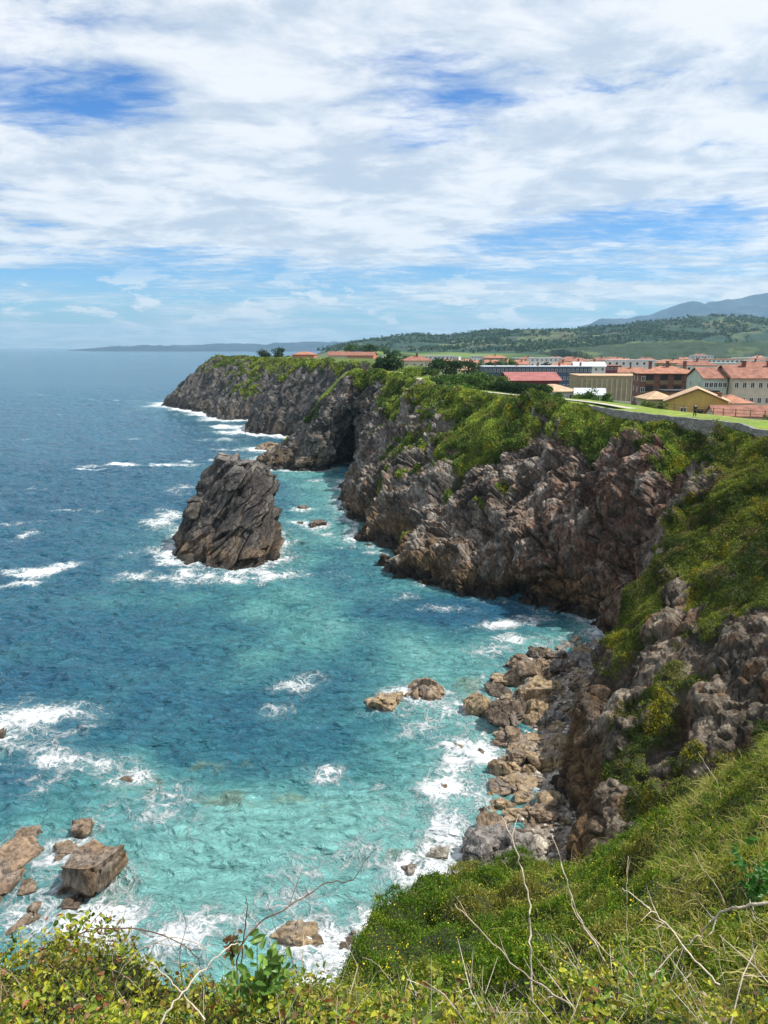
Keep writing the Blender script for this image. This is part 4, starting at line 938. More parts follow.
ST_ = [
 ('bare_stem', [(533,1015,3.6),(530,950,3.7),(529,905,3.8),(520,862,3.9),(502,817,4.)], .0075, M_PALE, 'tall pale bare stalk, the highest one, standing in front of the boulder beach', 2, .1, 0),
 ('bare_stem', [(612,975,4.2),(596,945,4.2),(578,915,4.3),(564,872,4.4),(552,835,4.5)], .0065, M_PALE, 'pale leaning stalk right of the tallest one, in front of the boulders', 1, .1, 0),
 ('bare_stem', [(606,1024,3.),(560,998,3.2),(524,974,3.4),(486,936,3.6),(455,904,3.8)], .006, M_TWIG, 'straight pale stalk leaning to the upper left over the green slope', 2, .14, 0),
 ('bramble_cane', [(790,900,3.2),(745,906,3.3),(716,917,3.4),(700,935,3.5),(688,945,3.5)], .0085, M_PALE, 'thick pale thorny cane reaching in from the right edge', 1, .12, 16),
 ('bramble_cane', [(720,985,3.5),(690,955,3.6),(668,925,3.7),(645,905,3.8),(622,888,3.9)], .006, M_PALE, 'pale forked cane running up left above the grass clump', 4, .16, 8),
 ('bare_stem', [(656,1000,3.8),(632,975,3.8),(604,950,3.9),(576,915,4.),(572,895,4.1)], .005, M_TWIG, 'grey curving stalk left of the forked cane', 3, .15, 0),
 ('bare_stem', [(628,1000,3.9),(628,960,3.9),(627,920,4.),(627,880,4.1),(628,856,4.2)], .0035, M_TWIG, 'thin upright stalk among the pale canes', 1, .08, 0),
 ('bramble_cane', [(36,1010,3.),(30,962,3.05),(64,940,3.1),(110,928,3.15),(160,934,3.2),(196,956,3.2),(205,990,3.2)], .0045, M_TWIGD, 'dark arching bramble cane over the bottom left hedge', 5, .16, 14),
 ('bramble_cane', [(110,1000,2.9),(128,960,2.95),(168,938,3.),(205,948,3.),(232,975,3.)], .003, M_TWIG, 'slim tan cane arching beside the dark one in the hedge', 2, .12, 0),
 ('bare_stem', [(236,985,3.2),(240,950,3.2),(262,922,3.3),(300,900,3.4),(328,883,3.5),(352,880,3.6),(364,862,3.7),(374,851,3.7)], .0045, M_TWIGD, 'long thin dark twig stretching up right over the turquoise water', 4, .14, 0),
 ('bare_stem', [(240,990,3.1),(242,950,3.1),(247,912,3.1),(245,896,3.1)], .0042, M_TWIGD, 'short upright dark twig with a knob behind the ivy sprig', 2, .09, 0),
 ('bare_stem', [(152,1040,2.4),(170,1008,2.5),(196,978,2.6),(222,952,2.7),(238,943,2.8)], .0045, M_PALE, 'pale diagonal stick crossing the bottom of the hedge', 0, .1, 0),
 ('bare_stem', [(205,1020,2.5),(188,1000,2.55),(168,978,2.6),(150,962,2.7)], .0035, M_PALE, 'pale stick crossing the diagonal one from the other side', 0, .1, 0),
 ('bare_stem', [(115,985,3.),(112,960,3.),(124,915,3.05),(133,890,3.1)], .002, M_TWIG, 'hair-thin pale stalk in front of the slab rock surf', 0, .1, 0),
 ('bare_stem', [(410,1035,4.),(430,1012,4.1),(450,996,4.2),(470,987,4.3)], .0045, M_PALE, 'short pale curved stick at the bottom edge on the green slope', 1, .1, 0),
 ('bare_stem', [(385,1040,4.),(380,1018,4.1),(370,996,4.2)], .003, M_PALE, 'short leaning stick at the bottom left of the green slope', 0, .1, 0),
 ('bare_stem', [(415,1010,4.6),(398,990,4.7),(378,965,4.8),(362,957,4.9)], .0035, M_TWIG, 'thin stalk curving left over the dark cliff gap', 0, .1, 0),
 ('bare_stem', [(480,1030,3.9),(482,1005,4.),(486,985,4.)], .0035, M_TWIG, 'small upright stick at the bottom centre', 1, .08, 0),
 ('bare_stem', [(725,905,5.),(716,885,5.1),(702,868,5.2),(694,852,5.4)], .004, M_TWIG, 'thin curved stalk above the thorny cane against the shaded cliff', 0, .1, 0),
 ('bare_stem', [(722,800,11.),(716,780,11.2),(706,765,11.4),(698,752,11.6)], .008, M_TWIG, 'dry stalk bending left off the top of the long grass', 0, .1, 0),
 ('bare_stem', [(300,985,2.9),(290,955,3.),(276,930,3.05),(268,905,3.1)], .0025, M_TWIGD, 'thin leaning twig right of the ivy sprig', 2, .1, 0),
 ('bare_stem', [(182,985,3.1),(180,950,3.1),(186,925,3.1),(180,905,3.1)], .002, M_TWIGD, 'thin forked twig left of the ivy sprig', 3, .08, 0),
]
for nm, pts, r, mt, lb, tw, tl, th in ST_: cane(nm, pts, r, mt, lb, 'bare stem' if nm == 'bare_stem' else 'bramble cane', tw, tl, th)
# ivy sprig and the glossy rosette
def leafy(name, px, py, Y, w, h, n, size, pal, label, cat):
    base = at_y(px, py+h/2+12, Y); root = empty(name, tuple(base), 0, label, cat); wm = w/FPX*Y*1.3; hmm = h/FPX*Y*1.4; mb = MB(); C = []
    for k in range(9):
        a = random.uniform(0, 6.28); tip = np.array([math.cos(a)*wm*.5*random.uniform(.3, 1), math.sin(a)*wm*.4, hmm*random.uniform(.45, 1.)]); mid_ = tip*.5+np.array([0, 0, hmm*.12])
        w_ = catmull(np.array([[0, 0, 0.], mid_, tip]), np.linspace(0, 2, 12)); mb.tube(w_, np.linspace(.003, .0012, 12), 5)
        for t in range(n//9): i = random.randrange(3, 12); C.append(w_[i]+rng.normal(size=3)*.022)
    mb.build('stem', M_TWIGD, root); C = np.array(C, f32)
    v, f, c = broad(C, (size*(.6+.6*rng.random(len(C)))).astype(f32), colour_set(pal, [1]*len(pal), len(C)), bn_dir(C, (.1, -.6, .6)), .6); mesh_np('leaves', v, f, M_BROAD, root, c, False)
leafy('ivy_sprig', 258, 975, 2.7, 62, 70, 99, .055, [(.14, .27, .05), (.20, .33, .07), (.10, .20, .04)], 'fresh green ivy sprig with the largest leaves in the hedge', 'ivy')
leafy('ivy_sprig', 232, 935, 3.0, 26, 26, 27, .04, [(.16, .09, .04), (.12, .17, .04)], 'small brownish leaf cluster at the top of the upright dark twig', 'ivy')
leafy('leafy_plant', 750, 868, 5.6, 44, 60, 72, .075, [(.05, .16, .03), (.07, .20, .035)], 'dark glossy green broad-leaved plant at the right edge', 'plant')
leafy('leafy_plant', 640, 988, 3.0, 110, 60, 126, .04, [(.20, .32, .06), (.28, .36, .06), (.13, .24, .04)], 'bright leafy sprig at the bottom right centre', 'plant')
M_WHITE = plain('white_petals', (.82, .82, .78), .7, .08, 20)
for px, py, lb in ((669, 819, 'white flower head, left of the close pair on the grassy edge'), (676, 817, 'white flower head, right of the close pair on the grassy edge'), (648, 830, 'lone white flower head lower left on the grassy edge')):
    q = at_y(px, py, 13.2); r0 = empty('white_flower', (q[0], q[1], q[2]-.45), 0, lb, 'flower', 'white flowers on the grassy edge'); MB().tube([(0, 0, -.1), (.01, 0, .2), (0, 0, .44)], .004, 5).build('stem', M_TWIG, r0)
    mb = MB()
    for k in range(16):
        a = k*2.4; rr_ = .055*math.sqrt(k/16); c = np.array([math.cos(a)*rr_, math.sin(a)*rr_, .45+.018*(1-(rr_/.055)**2)]); mb.tube([(0, 0, .40), c], .0015, 3)
        mb.prism([c+np.array([math.cos(j)*.016, math.sin(j)*.016, 0]) for j in np.linspace(0, 5.2, 6)], [c+np.array([math.cos(j)*.010, math.sin(j)*.010, .012]) for j in np.linspace(0, 5.2, 6)])
    mb.build('flower_head', M_WHITE, r0)

# ================================================================== TOWN
def glass(name, c):
    m, nt, b = new_mat(name); b.inputs['Base Color'].default_value = (*c, 1); b.inputs['Roughness'].default_value = .12; b.inputs['Specular IOR Level'].default_value = .6; return m
M_GLASS = glass('window_glass', (.03, .035, .045)); M_FRAME = plain('white_frame', (.7, .7, .68), .6, .08)
M_TILE = plain('orange_tiles', (.34, .16, .10), .85, .3, .8, .3); M_TILEB = plain('brown_tiles', (.25, .115, .08), .85, .3, .8, .3); M_TILET = plain('tan_tiles', (.47, .32, .20), .85, .25, .8, .3)
M_BRICK = plain('red_brick', (.19, .095, .07), .9, .25, 1.2, .2); M_CREAM = plain('cream_render', (.55, .48, .37), .9, .12, .5); M_MINT = plain('pale_green_render', (.46, .52, .44), .9, .1, .5)
M_WR = plain('white_render', (.66, .65, .60), .9, .1, .4); M_YEL = plain('yellow_render', (.52, .36, .11), .9, .15, .6); M_BEIGE = plain('beige_panels', (.36, .30, .19), .9, .15, .6)
M_SLATE = plain('slate_blue_cladding', (.055, .085, .13), .6, .15, .5); M_ZINC = plain('pale_metal_roof', (.50, .53, .56), .5, .1, .3); M_MAR = plain('maroon_cladding', (.17, .035, .04), .7, .2, .5)
M_PINK = plain('pinkish_red_roof', (.30, .11, .10), .8, .2, .5); M_DARK = plain('bay_shade_and_dark_trim', (.04, .035, .035), .8, .2); M_WOOD = plain('weathered_timber', (.22, .15, .09), .9, .3, 4); M_TERR = plain('terracotta_render', (.50, .20, .10), .9, .15, .6)
M_STONE, nt, b = new_mat('stone_wall'); tcn = N(nt, 'ShaderNodeTexCoord'); vo = N(nt, 'ShaderNodeTexVoronoi'); vo.inputs['Scale'].default_value = 2.6; L(nt, tcn.outputs['Object'], vo.inputs['Vector'])
vd = N(nt, 'ShaderNodeTexVoronoi'); vd.feature = 'DISTANCE_TO_EDGE'; vd.inputs['Scale'].default_value = 2.6; L(nt, tcn.outputs['Object'], vd.inputs['Vector'])
bw = N(nt, 'ShaderNodeRGBToBW'); L(nt, vo.outputs['Color'], bw.inputs[0]); cc_ = mix_n(nt, bw.outputs[0], (.17, .16, .14), (.36, .34, .30)); L(nt, mix_n(nt, sm_n(nt, vd.outputs['Distance'], 0, .06), (.12, .11, .095), cc_), b.inputs['Base Color']); b.inputs['Roughness'].default_value = .95
bn = N(nt, 'ShaderNodeBump'); bn.inputs['Distance'].default_value = .06; L(nt, sm_n(nt, vd.outputs['Distance'], 0, .1), bn.inputs['Height']); L(nt, bn.outputs[0], b.inputs['Normal'])
WIN = {}
def window(parent, x, y, z, w, h, side, mat=M_FRAME, pane=True):
    """a framed window on a facade; side 0 faces the camera (-y), 1 faces the sea (-x)"""
    key = (round(w, 2), round(h, 2), mat.name, pane)
    if key not in WIN:
        t = .09 if pane else 0; mb = MB()
        if pane:
            mb.box((0, -.05, h/2-t/2), (w, .1, t)); mb.box((0, -.05, -h/2+t/2), (w+.16, .16, t)); mb.box((-w/2+t/2, -.05, 0), (t, .1, h-2*t)); mb.box((w/2-t/2, -.05, 0), (t, .1, h-2*t)); mb.box((0, -.04, 0), (t*.7, .06, h-2*t))
        else: mb.box((0, -.03, 0), (w, .06, h))
        o = mb.build('window', mat if pane else M_GLASS); p = None
        if pane: p = MB().box((0, -.008, 0), (w-.18, .016, h-.18)).build('pane', M_GLASS, o)
        WIN[key] = o; first = True
    else: o = copy_tree(WIN[key])
    o.parent = parent; o.location = (x, y, z); o.rotation_euler = (0, 0, 0 if side == 0 else -math.pi/2); return o
def house(name, x, y, z, w, d, h, rz, wall, roof, label, cat='building', group=None, kind='gable', rh=2., storeys=2, ncol=4, side=2, ww=1.1, wh=1.3, pane=True, chim=0, eav=.4, ridge='x'):
    """x, y is the middle of the facade that looks at the camera; z the top of the walls"""
    r = empty(name, (x, y, z-h), rz, label, cat, group); mb = MB()
    mb.box((0, d/2, h/2), (w, d, h)); 
    a, b_ = w/2+eav, d+eav; e = eav
    if kind == 'gable' and ridge == 'y': mb.prism([(-w/2, 0, h), (w/2, 0, h), (0, 0, h+rh*.93)], [(-w/2, d, h), (w/2, d, h), (0, d, h+rh*.93)])
    if kind == 'gable' and ridge == 'x': mb.prism([(-w/2, 0, h), (-w/2, d, h), (-w/2, d/2, h+rh*.93)], [(w/2, 0, h), (w/2, d, h), (w/2, d/2, h+rh*.93)])
    wl_ = mb.build('wall', wall, r); rb = MB(); t = .16
    if kind == 'flat': rb.box((0, d/2, h+.15+.003), (w+.5, d+.5, .3))
    elif kind == 'hip':
        q = min(w, d)/2*.95; lo = [(-a, -e, h), (a, -e, h), (a, b_, h), (-a, b_, h)]
        hi = [(-w/2+q, d/2-.05, h+rh), (w/2-q, d/2-.05, h+rh), (w/2-q, d/2+.05, h+rh), (-w/2+q, d/2+.05, h+rh)] if w >= d else [(-.05, q, h+rh), (.05, q, h+rh), (.05, d-q, h+rh), (-.05, d-q, h+rh)]
        rb.prism([(p[0], p[1], p[2]+.004) for p in lo], [(p[0], p[1], p[2]+t) for p in lo]); rb.prism([(p[0], p[1], p[2]+t+.002) for p in lo], hi)
    elif ridge == 'x':
        for s, y0 in ((1, -e), (-1, b_)): rb.prism([(-a, y0, h-.12), (a, y0, h-.12), (a, d/2, h+rh), (-a, d/2, h+rh)], [(-a, y0, h+t-.12), (a, y0, h+t-.12), (a, d/2, h+rh+t), (-a, d/2, h+rh+t)])
    else:
        for s in (-1, 1): rb.prism([(s*a, -e, h-.12), (0, -e, h+rh), (0, b_, h+rh), (s*a, b_, h-.12)], [(s*a, -e, h+t-.12), (0, -e, h+rh+t), (0, b_, h+rh+t), (s*a, b_, h+t-.12)])
    rf = rb.build('roof', roof, r)
    for k in range(chim): MB().box((0, 0, .6), (.8, .8, 1.9)).box((0, 0, 1.65), (1.0, 1.0, .15)).build('chimney', M_BRICK, rf, loc=((k+.5-chim/2)*w/(chim+.5), d/2-1., h+rh*.8))
    sh_ = h/storeys if storeys else 0
    for s in range(storeys):
        for k in range(ncol): window(r, (k+.5)/ncol*w-w/2, -.002, (s+.55)*sh_, ww, wh, 0, pane=pane)
        for k in range(side): window(r, -w/2-.002, (k+.5)/side*d, (s+.55)*sh_, ww, wh, 1, pane=pane)
    return r
def zy(py, Y): return float(at_y(384, py, Y)[2])
def xy(px, py, Y): return float(at_y(px, py, Y)[0])
# red brick block of flats with dark balcony bays
x0, x1 = xy(641, 375, 205), xy(700, 375, 205); zt = zy(374, 205)
br = house('apartment_block', (x0+x1)/2, 205, zt, x1-x0, 13, 11.5, R(-10), M_BRICK, M_TILE, 'red brick block of flats with orange tiled roof and dark balcony bays', 'building', None, 'hip', 1.9, 4, 0, 2, chim=3, eav=.7)
bw_ = x1-x0
for k in (.17, .40, .62): 
    for s in range(4):
        MB().box((0, -.03, 0), (1.9, .06, 2.3)).build('balcony_shade_plate', M_DARK, br, loc=(k*bw_-bw_/2, -.004, s*2.875+1.5)); MB().box((0, -.45, -.75), (2.1, .08, .95)).box((0, -.25, -1.22), (2.1, .5, .1)).build('balcony', M_WOOD, br, loc=(k*bw_-bw_/2, -.004, s*2.875+1.5))  # near-black plates on the wall paint the shade inside the balcony bays
for s in range(4): window(br, bw_*.37, -.002, s*2.875+1.6, 1.5, 1.4, 0); window(br, -bw_*.44, -.002, s*2.875+1.6, 1., 1.3, 0)
# pale block at the right: a mint part and a cream part under one brown roof
x0, x1, x2 = xy(703, 381, 185), xy(731, 381, 182), xy(800, 381, 180)
house('apartment_block', (x0+x1)/2, 184, zy(378.5, 184), x1-x0, 12, 10, R(-2), M_MINT, M_TILEB, 'pale green rendered flats joined to the left end of the cream block', 'building', None, 'gable', 2.3, 3, 5, 2, ww=1., wh=1.2, eav=.5)
house('apartment_block', (x1+x2)/2+.2, 181.5, zy(378.5, 181), x2-x1-.3, 13, 10.5, R(-2), M_CREAM, M_TILEB, 'long cream block of flats with brown tiled roof at the right edge', 'building', None, 'gable', 2.8, 3, 8, 2, ww=1., wh=1.3, chim=2, eav=.6)
# yellow house with its gable to the sea path
yx = xy(697, 402, 139)
yh = house('yellow_house', yx, 139, zy(402, 139), xy(726, 402, 139)-xy(668, 402, 139), 9, 3.4, R(-20), M_YEL, M_TILET, 'low yellow gabled house just behind the lawn fence', 'house', None, 'gable', 2.3, 1, 0, 0, ridge='y', eav=.55)
MB().box((0, -.03, 0), (1.6, .06, 2.)).box((0, -.06, 1.05), (1.9, .12, .14)).build('door', M_DARK, yh, loc=(.9, -.004, 1.0)); window(yh, -2.2, -.002, 1.9, 1.1, 1., 0)
MB().box((0, 0, 0), (.7, .7, 1.5)).box((0, 0, .8), (.85, .85, .12)).build('chimney', M_BRICK, yh, loc=(3.8, 2.5, 4.2))
house('annex', xy(660, 403, 149), 148.5, zy(400, 148), 5., 6, 2.8, R(2), M_CREAM, M_TILET, 'lean-to with tan tiled roof left of the yellow house', 'building', None, 'hip', 1.5, 1, 2, 1, eav=.5)
house('garden_pavilion', xy(692, 393, 156), 156, zy(392, 156), 10.5, 5, 5., 0, M_WOOD, M_DARK, 'long flat-roofed pavilion with a dark rim just behind the yellow house', 'building', None, 'flat', 1, 1, 6, 0, ww=1.2, wh=.9)
house('bungalow', xy(738, 403, 150), 150, zy(404, 150), 6, 6, 3., R(8), M_WR, M_TILE, 'small white bungalow with orange roof right of the yellow house', 'house', None, 'hip', 1.7, 1, 3, 1)
house('bungalow', xy(745, 413, 128), 128, zy(416.5, 128), 9, 6, 2.2, R(-6), M_CREAM, M_TILEB, 'low brown-roofed house right beside the lawn at the right edge', 'house', None, 'gable', 1.5, 1, 4, 1)
# beige ribbed hall
x0, x1 = xy(580, 377, 262), xy(644, 377, 262); be = house('civic_hall', (x0+x1)/2, 262, zy(376.5, 262), x1-x0, 20, 8.5, R(-4), M_BEIGE, M_TILET, 'long beige hall with vertical ribs between the blue block and the brick flats', 'building', None, 'flat', 1, 0, 0, 0)
for k in range(13): MB().box((0, -.2, 0), (.35, .4, 7.2)).build('rib', M_CREAM, be, loc=((k+.5)/13*(x1-x0)-(x1-x0)/2, -.006, 4.))
# slate blue block
x0, x1 = xy(484, 366, 335), xy(592, 366, 335); sb = house('school_block', (x0+x1)/2, 335, zy(367, 335), x1-x0, 14, 13, R(0), M_SLATE, M_ZINC, 'long slate-blue block with rows of white windows and a pale flat roof', 'building', None, 'flat', 1, 4, 26, 0, ww=1.0, wh=1.35)
for k in range(5): MB().box((0, 0, .8), (.7, .7, 1.6)).build('chimney', M_BRICK, sb, loc=((k+.6)/5*(x1-x0)-(x1-x0)/2, 5, 13.32))
house('sports_hall', xy(535, 379, 252), 252, zy(380.5, 252), xy(560, 378, 252)-xy(510, 378, 252), 16, 5.5, R(3), M_MAR, M_PINK, 'maroon hall with a pinkish red roof in front of the slate-blue block', 'building', None, 'gable', 2.3, 1, 3, 0, eav=.8)
house('bungalow', xy(558, 391, 188), 188, zy(392, 188), 10.2, 9, 3., R(6), M_WR, M_TILET, 'low house with a broad tan roof behind the clipped hedge', 'house', None, 'hip', 1.7, 1, 3, 1, eav=.6)
house('shed', xy(590, 393, 182), 182, zy(395, 182), 6.6, 7, 2.4, R(-12), M_WR, M_ZINC, 'shed with a pale metal roof right of the low tan-roofed house', 'shed', None, 'gable', 1.3, 1, 2, 0)
house('apartment_block', xy(721, 360, 540), 540, zy(359.5, 540), 31, 12, 9, R(-3), M_WR, M_TILE, 'long white block with an orange roof edge farther back below the hill', 'building', None, 'flat', 1, 3, 10, 0, ww=1.8, wh=1.5)
house('apartment_block', xy(612, 366, 420), 420, zy(366, 420), 10, 10, 9, R(-5), M_MAR, M_TILE, 'dark red block behind the beige ribbed hall', 'building', None, 'flat', 1, 3, 5, 1)
house('apartment_block', xy(590, 368, 380), 380, zy(366.5, 380), 15, 10, 9, R(-5), M_WR, M_ZINC, 'white block with a sloping pale roof behind the beige hall', 'building', None, 'gable', 2., 3, 5, 1)
house('clifftop_house', xy(303, 356, 440), 440, zy(354.8, 440), 12.5, 9, 4.2, R(-8), M_TERR, M_TILE, 'orange house alone on the headland beside two dark round trees', 'house', None, 'hip', 1.7, 1, 4, 1)
house('clifftop_house', xy(364, 367, 330), 330, zy(365.2, 330), 9.5, 8, 3.2, R(5), M_CREAM, M_TILE, 'low house with a bright orange roof left of the tall dark tree', 'house', None, 'hip', 1.5, 1, 3, 1)
house('terrace_row', xy(360, 358, 430), 430, zy(355.5, 430), 15, 9, 7, R(-12), M_TERR, M_TILEB, 'dusky pink row of houses behind the bright orange roof', 'building', None, 'gable', 1.8, 2, 5, 1)
house('terrace_row', xy(338, 360, 470), 470, zy(355.5, 470), 12, 9, 6, R(-4), M_CREAM, M_TILEB, 'brown-roofed house left of the dusky pink row', 'house', None, 'gable', 2.2, 2, 4, 1)
house('villa', xy(418, 362, 345), 345, zy(361, 345), 13, 9, 7.5, R(6), M_CREAM, M_TILEB, 'pale house with brown roof between the tall dark tree and the cedars', 'house', None, 'hip', 2.2, 2, 4, 1, chim=1)
house('villa', xy(462, 369, 262), 262, zy(370.5, 262), 10, 8, 5, R(6), M_WR, M_TILET, 'house whose tan roof shows above the green bushes beside the lawn', 'house', None, 'hip', 1.6, 1, 3, 1, chim=1)
# the rest of the town: rows of houses under orange roofs
hp = []
for k in range(7):
    wmat = [M_WR, M_CREAM, M_WR, M_CREAM, M_BEIGE, M_CREAM, M_WR][k]; rmat = [M_TILE, M_TILE, M_TILEB, M_TILE, M_TILE, M_PINK, M_ZINC][k]
    hp.append(house('town_house', 0, 0, 0, [14, 11, 18, 12, 22, 10, 26][k], 10, [8, 6, 10, 6, 10, 6, 11][k], 0, wmat, rmat, 'house among the crowded far roofs of the town', 'house', 'far houses of the town', ['hip', 'gable', 'hip', 'gable', 'hip', 'hip', 'flat'][k], 2.3, 2 if k in (1, 3, 5) else 3, [4, 3, 5, 3, 6, 3, 7][k], 0, pane=False, chim=1 if k < 6 else 0))
used = [(xy(721, 360, 540), 540)]; cnt = 0; t_ = 0; first_used = set()
while cnt < 120 and t_ < 5000:
    t_ += 1; Y = 360+640*random.random()**1.2; u = random.uniform(.055, .56); X = u*Y
    if any((X-a)**2+((Y-b2)*.8)**2 < 19**2 for a, b2 in used): continue
    if Y < 400 and u < .30: continue
    if Y < 560 and u < .22: continue
    used.append((X, Y)); k = random.randrange(7); hh_ = [8, 6, 10, 6, 10, 6, 11][k]; gz = land_at(X, Y)
    o = hp[k] if k not in first_used else copy_tree(hp[k]); first_used.add(k)
    o.location = (X, Y, gz-.3); o.rotation_euler.z = R(random.choice([-18, -12, -5, 4])); cnt += 1
bpy.context.view_layer.update()

# ------------------------------------------------------------------ wall, fence, path on the lawn
def edge_at(y):
    i = int(np.argmin(np.abs(EDGE[:int(NU*.72), 1]-y))); a = EDGE[max(i-6, 0)]; b2 = EDGE[min(i+6, NU-1)]; t = (b2-a)[:2]; t = t/np.linalg.norm(t); n = np.array([t[1], -t[0]]); return EDGE[i, :2].astype(float), n
ws = [edge_at(y) for y in np.arange(60, 123, 1.)]; mb = MB(); prev = None
for k, (p, n) in enumerate(ws):
    zt = float(edge_z(p[1]))+.06+.05*math.sin(k*1.7); a = p-n*.42; b2 = p+n*.03; cur = [(a[0], a[1], zt-2.3), (a[0], a[1], zt), (b2[0], b2[1], zt), (b2[0], b2[1], zt-2.3)]; mb.v += cur
    if k:
        o_ = (k-1)*4
        for j in range(3): mb.f.append((o_+j, o_+j+1, o_+5+j, o_+4+j))
mb.f += [(0, 3, 2, 1), (len(mb.v)-4, len(mb.v)-3, len(mb.v)-2, len(mb.v)-1)]
setp(mb.build('stone_wall', M_STONE), 'low grey rubble wall holding up the edge of the lawn', 'wall')
def ribbon(name, ys, off, w, mat, label, lift=.05):
    mb = MB(); ps = [(edge_at(y)) for y in ys]
    for p, n in ps:
        for s in (off-w/2, off+w/2): q = p+n*s; mb.v.append((q[0], q[1], land_at(q[0], q[1])+lift))
    for k in range(len(ps)-1): mb.f.append((2*k, 2*k+1, 2*k+3, 2*k+2))
    o = mb.build(name, mat); setp(o, label, None, None, 'structure')
M_PATH = plain('pale_path', (.42, .38, .31), .95, .15, 1.)
ribbon('path', np.arange(112, 206, 2.), 3.4, 1.5, M_PATH, 'pale footpath along the cliff top')
fp = [(at_y(px, 412, Y)[0], Y) for px, Y in ((650, 121), (672, 115), (700, 109), (728, 104), (768, 97), (800, 92))]
fr = empty('timber_fence', (fp[0][0], fp[0][1], land_at(*fp[0])), 0, 'brown post and rail fence along the back of the lawn', 'fence'); bz_ = np.array(fr.location)
fpp = catmull(np.array([(a, b2, 0) for a, b2 in fp]), np.linspace(0, len(fp)-1, 15)); tops = []
for p in fpp:
    z = land_at(p[0], p[1]); MB().box((0, 0, .5), (.1, .1, 1.15)).build('post', M_WOOD, fr, loc=tuple(np.array([p[0], p[1], z])-bz_)); tops.append(np.array([p[0], p[1], z])-bz_)
for a, b2 in zip(tops[:-1], tops[1:]):
    for h in (.5, .95): MB().tube([a+np.array([0, -.08, h]), b2+np.array([0, -.08, h])], .032, 6).build('rail', M_WOOD, fr)

# ------------------------------------------------------------------ trees and hedges
def tree(name, x, y, w, h, pal, label, group=None, leaf=.45, n=1400, lobes=10, trunk=.25, cat='tree', z=None):
    gz = land_at(x, y) if z is None else z; r = empty(name, (x, y, gz), 0, label, cat, group); mb = MB(); tr = max(.12, w*.035); top = h*.62
    mb.tube([(0, 0, -.3), (rng.normal()*.1, 0, top*.5), (rng.normal()*.2, .1, top)], [tr, tr*.75, tr*.4], 7); C = []; ctr = []
    for k in range(lobes):
        a = k*2.4+random.random(); rr_ = w*.32*math.sqrt((k+.3)/lobes); zc_ = h*(trunk+(1-trunk)*random.uniform(.25 if trunk > .2 else .05, .78)*(1-.25*rr_/(w*.32))); c = np.array([math.cos(a)*rr_, math.sin(a)*rr_, zc_]); s = w*random.uniform(.17, .27)
        mb.tube([(0, 0, top*random.uniform(.4, .9)), c*np.array([.5, .5, .9]), c], [tr*.4, tr*.25, tr*.1], 5); ctr.append(c)
        m_ = n//lobes; d_ = rand_dirs(m_)*(rng.random((m_, 1))**.33)*s*np.array([1, 1, h*(1-trunk)/w*1.0]); C.append(c+d_*(1+.25*rng.normal(size=(m_, 1))))
    mb.build('trunk', M_BARK, r, True); C = np.concatenate(C).astype(f32); C[:, 2] = np.clip(C[:, 2], h*trunk*.5, h*1.1); cc = colour_set(pal, [1]*len(pal), len(C))
    nz_ = fbm((C+x)/(w*.16), 2, 951); cc = cc*(1+.5*nz_)[:, None].clip(.5, 1.5)
    v, f, c = leaf_quads(C, leaf*(.6+.8*rng.random(len(C))).astype(f32), cc.astype(f32), .7); mesh_np('crown', v, f, M_LEAF, r, c, False); return r
DK = [(.022, .045, .018), (.03, .06, .022), (.04, .075, .025)]; MDG = [(.05, .10, .025), (.07, .13, .03), (.09, .15, .035)]; LT = [(.17, .24, .04), (.22, .27, .05), (.12, .19, .03)]
def tr_px(px, top, Y, wpx, hm, pal, label, **k):
    k.setdefault('trunk', .06); x = xy(px, top, Y); z = zy(top, Y); g = z-hm; gl = land_at(x, Y); h = z-gl if z-gl > 1.5 else hm; return tree(k.pop('name', 'tree'), x, Y, wpx/FPX*Y*1.02, h, pal, label, **k)
tr_px(264, 346, 440, 15, 7, DK, 'dark round tree, left of the two beside the orange headland house', leaf=.6, n=1300)
tr_px(279, 345.5, 436, 14, 7, DK, 'dark round tree, right of the two, next to the orange headland house', leaf=.6, n=1300)
tr_px(391, 348, 238, 25, 10, DK, 'tall dark tree standing highest at the end of the lawn', leaf=.55, n=2600, lobes=12)
tr_px(381, 352, 243, 15, 8, DK, 'narrower dark tree leaning on the left of the tallest one', leaf=.5, n=1200)
tr_px(412, 364, 200, 27, 6, LT, 'bright yellow-green rounded bush right of the tall dark tree', leaf=.4, n=1500, name='bush', cat='bush', trunk=.1)
tr_px(438, 356, 236, 27, 8, DK, 'broad dark cedar, left one of the three cedars', leaf=.5, n=1600)
tr_px(455, 355, 232, 26, 8, DK, 'broad dark cedar in the middle of the three cedars', leaf=.5, n=1600)
tr_px(472, 359, 230, 20, 7, DK, 'smaller dark cedar at the right end of the three cedars', leaf=.5, n=1200)
tr_px(442, 371, 178, 30, 7, MDG, 'green leafy tree at the left end of the clump beside the lawn', leaf=.4, n=2200, trunk=.12)
tr_px(460, 372, 172, 32, 7, MDG, 'broad green tree second from the left in the clump beside the lawn', leaf=.4, n=2200, trunk=.12)
tr_px(481, 370, 165, 32, 7, MDG, 'taller green tree in the middle of the clump beside the lawn', leaf=.4, n=2200, trunk=.12)
tr_px(499, 374, 162, 28, 6, [(.08, .13, .04), (.11, .16, .05)], 'greyish green bushy tree at the right of the lawn clump', leaf=.4, n=2000, trunk=.12)
tr_px(468, 382, 164, 50, 4, MDG, 'low wide shrub in front of the lawn clump', leaf=.35, n=2000, trunk=.1, name='bush', cat='bush')
tr_px(513, 372, 262, 14, 6, DK, 'small dark tree left of the maroon hall', leaf=.45, n=900)
tr_px(549, 384, 150, 12, 4, MDG, 'little round tree in front of the low tan-roofed house', leaf=.3, n=900, trunk=.3)
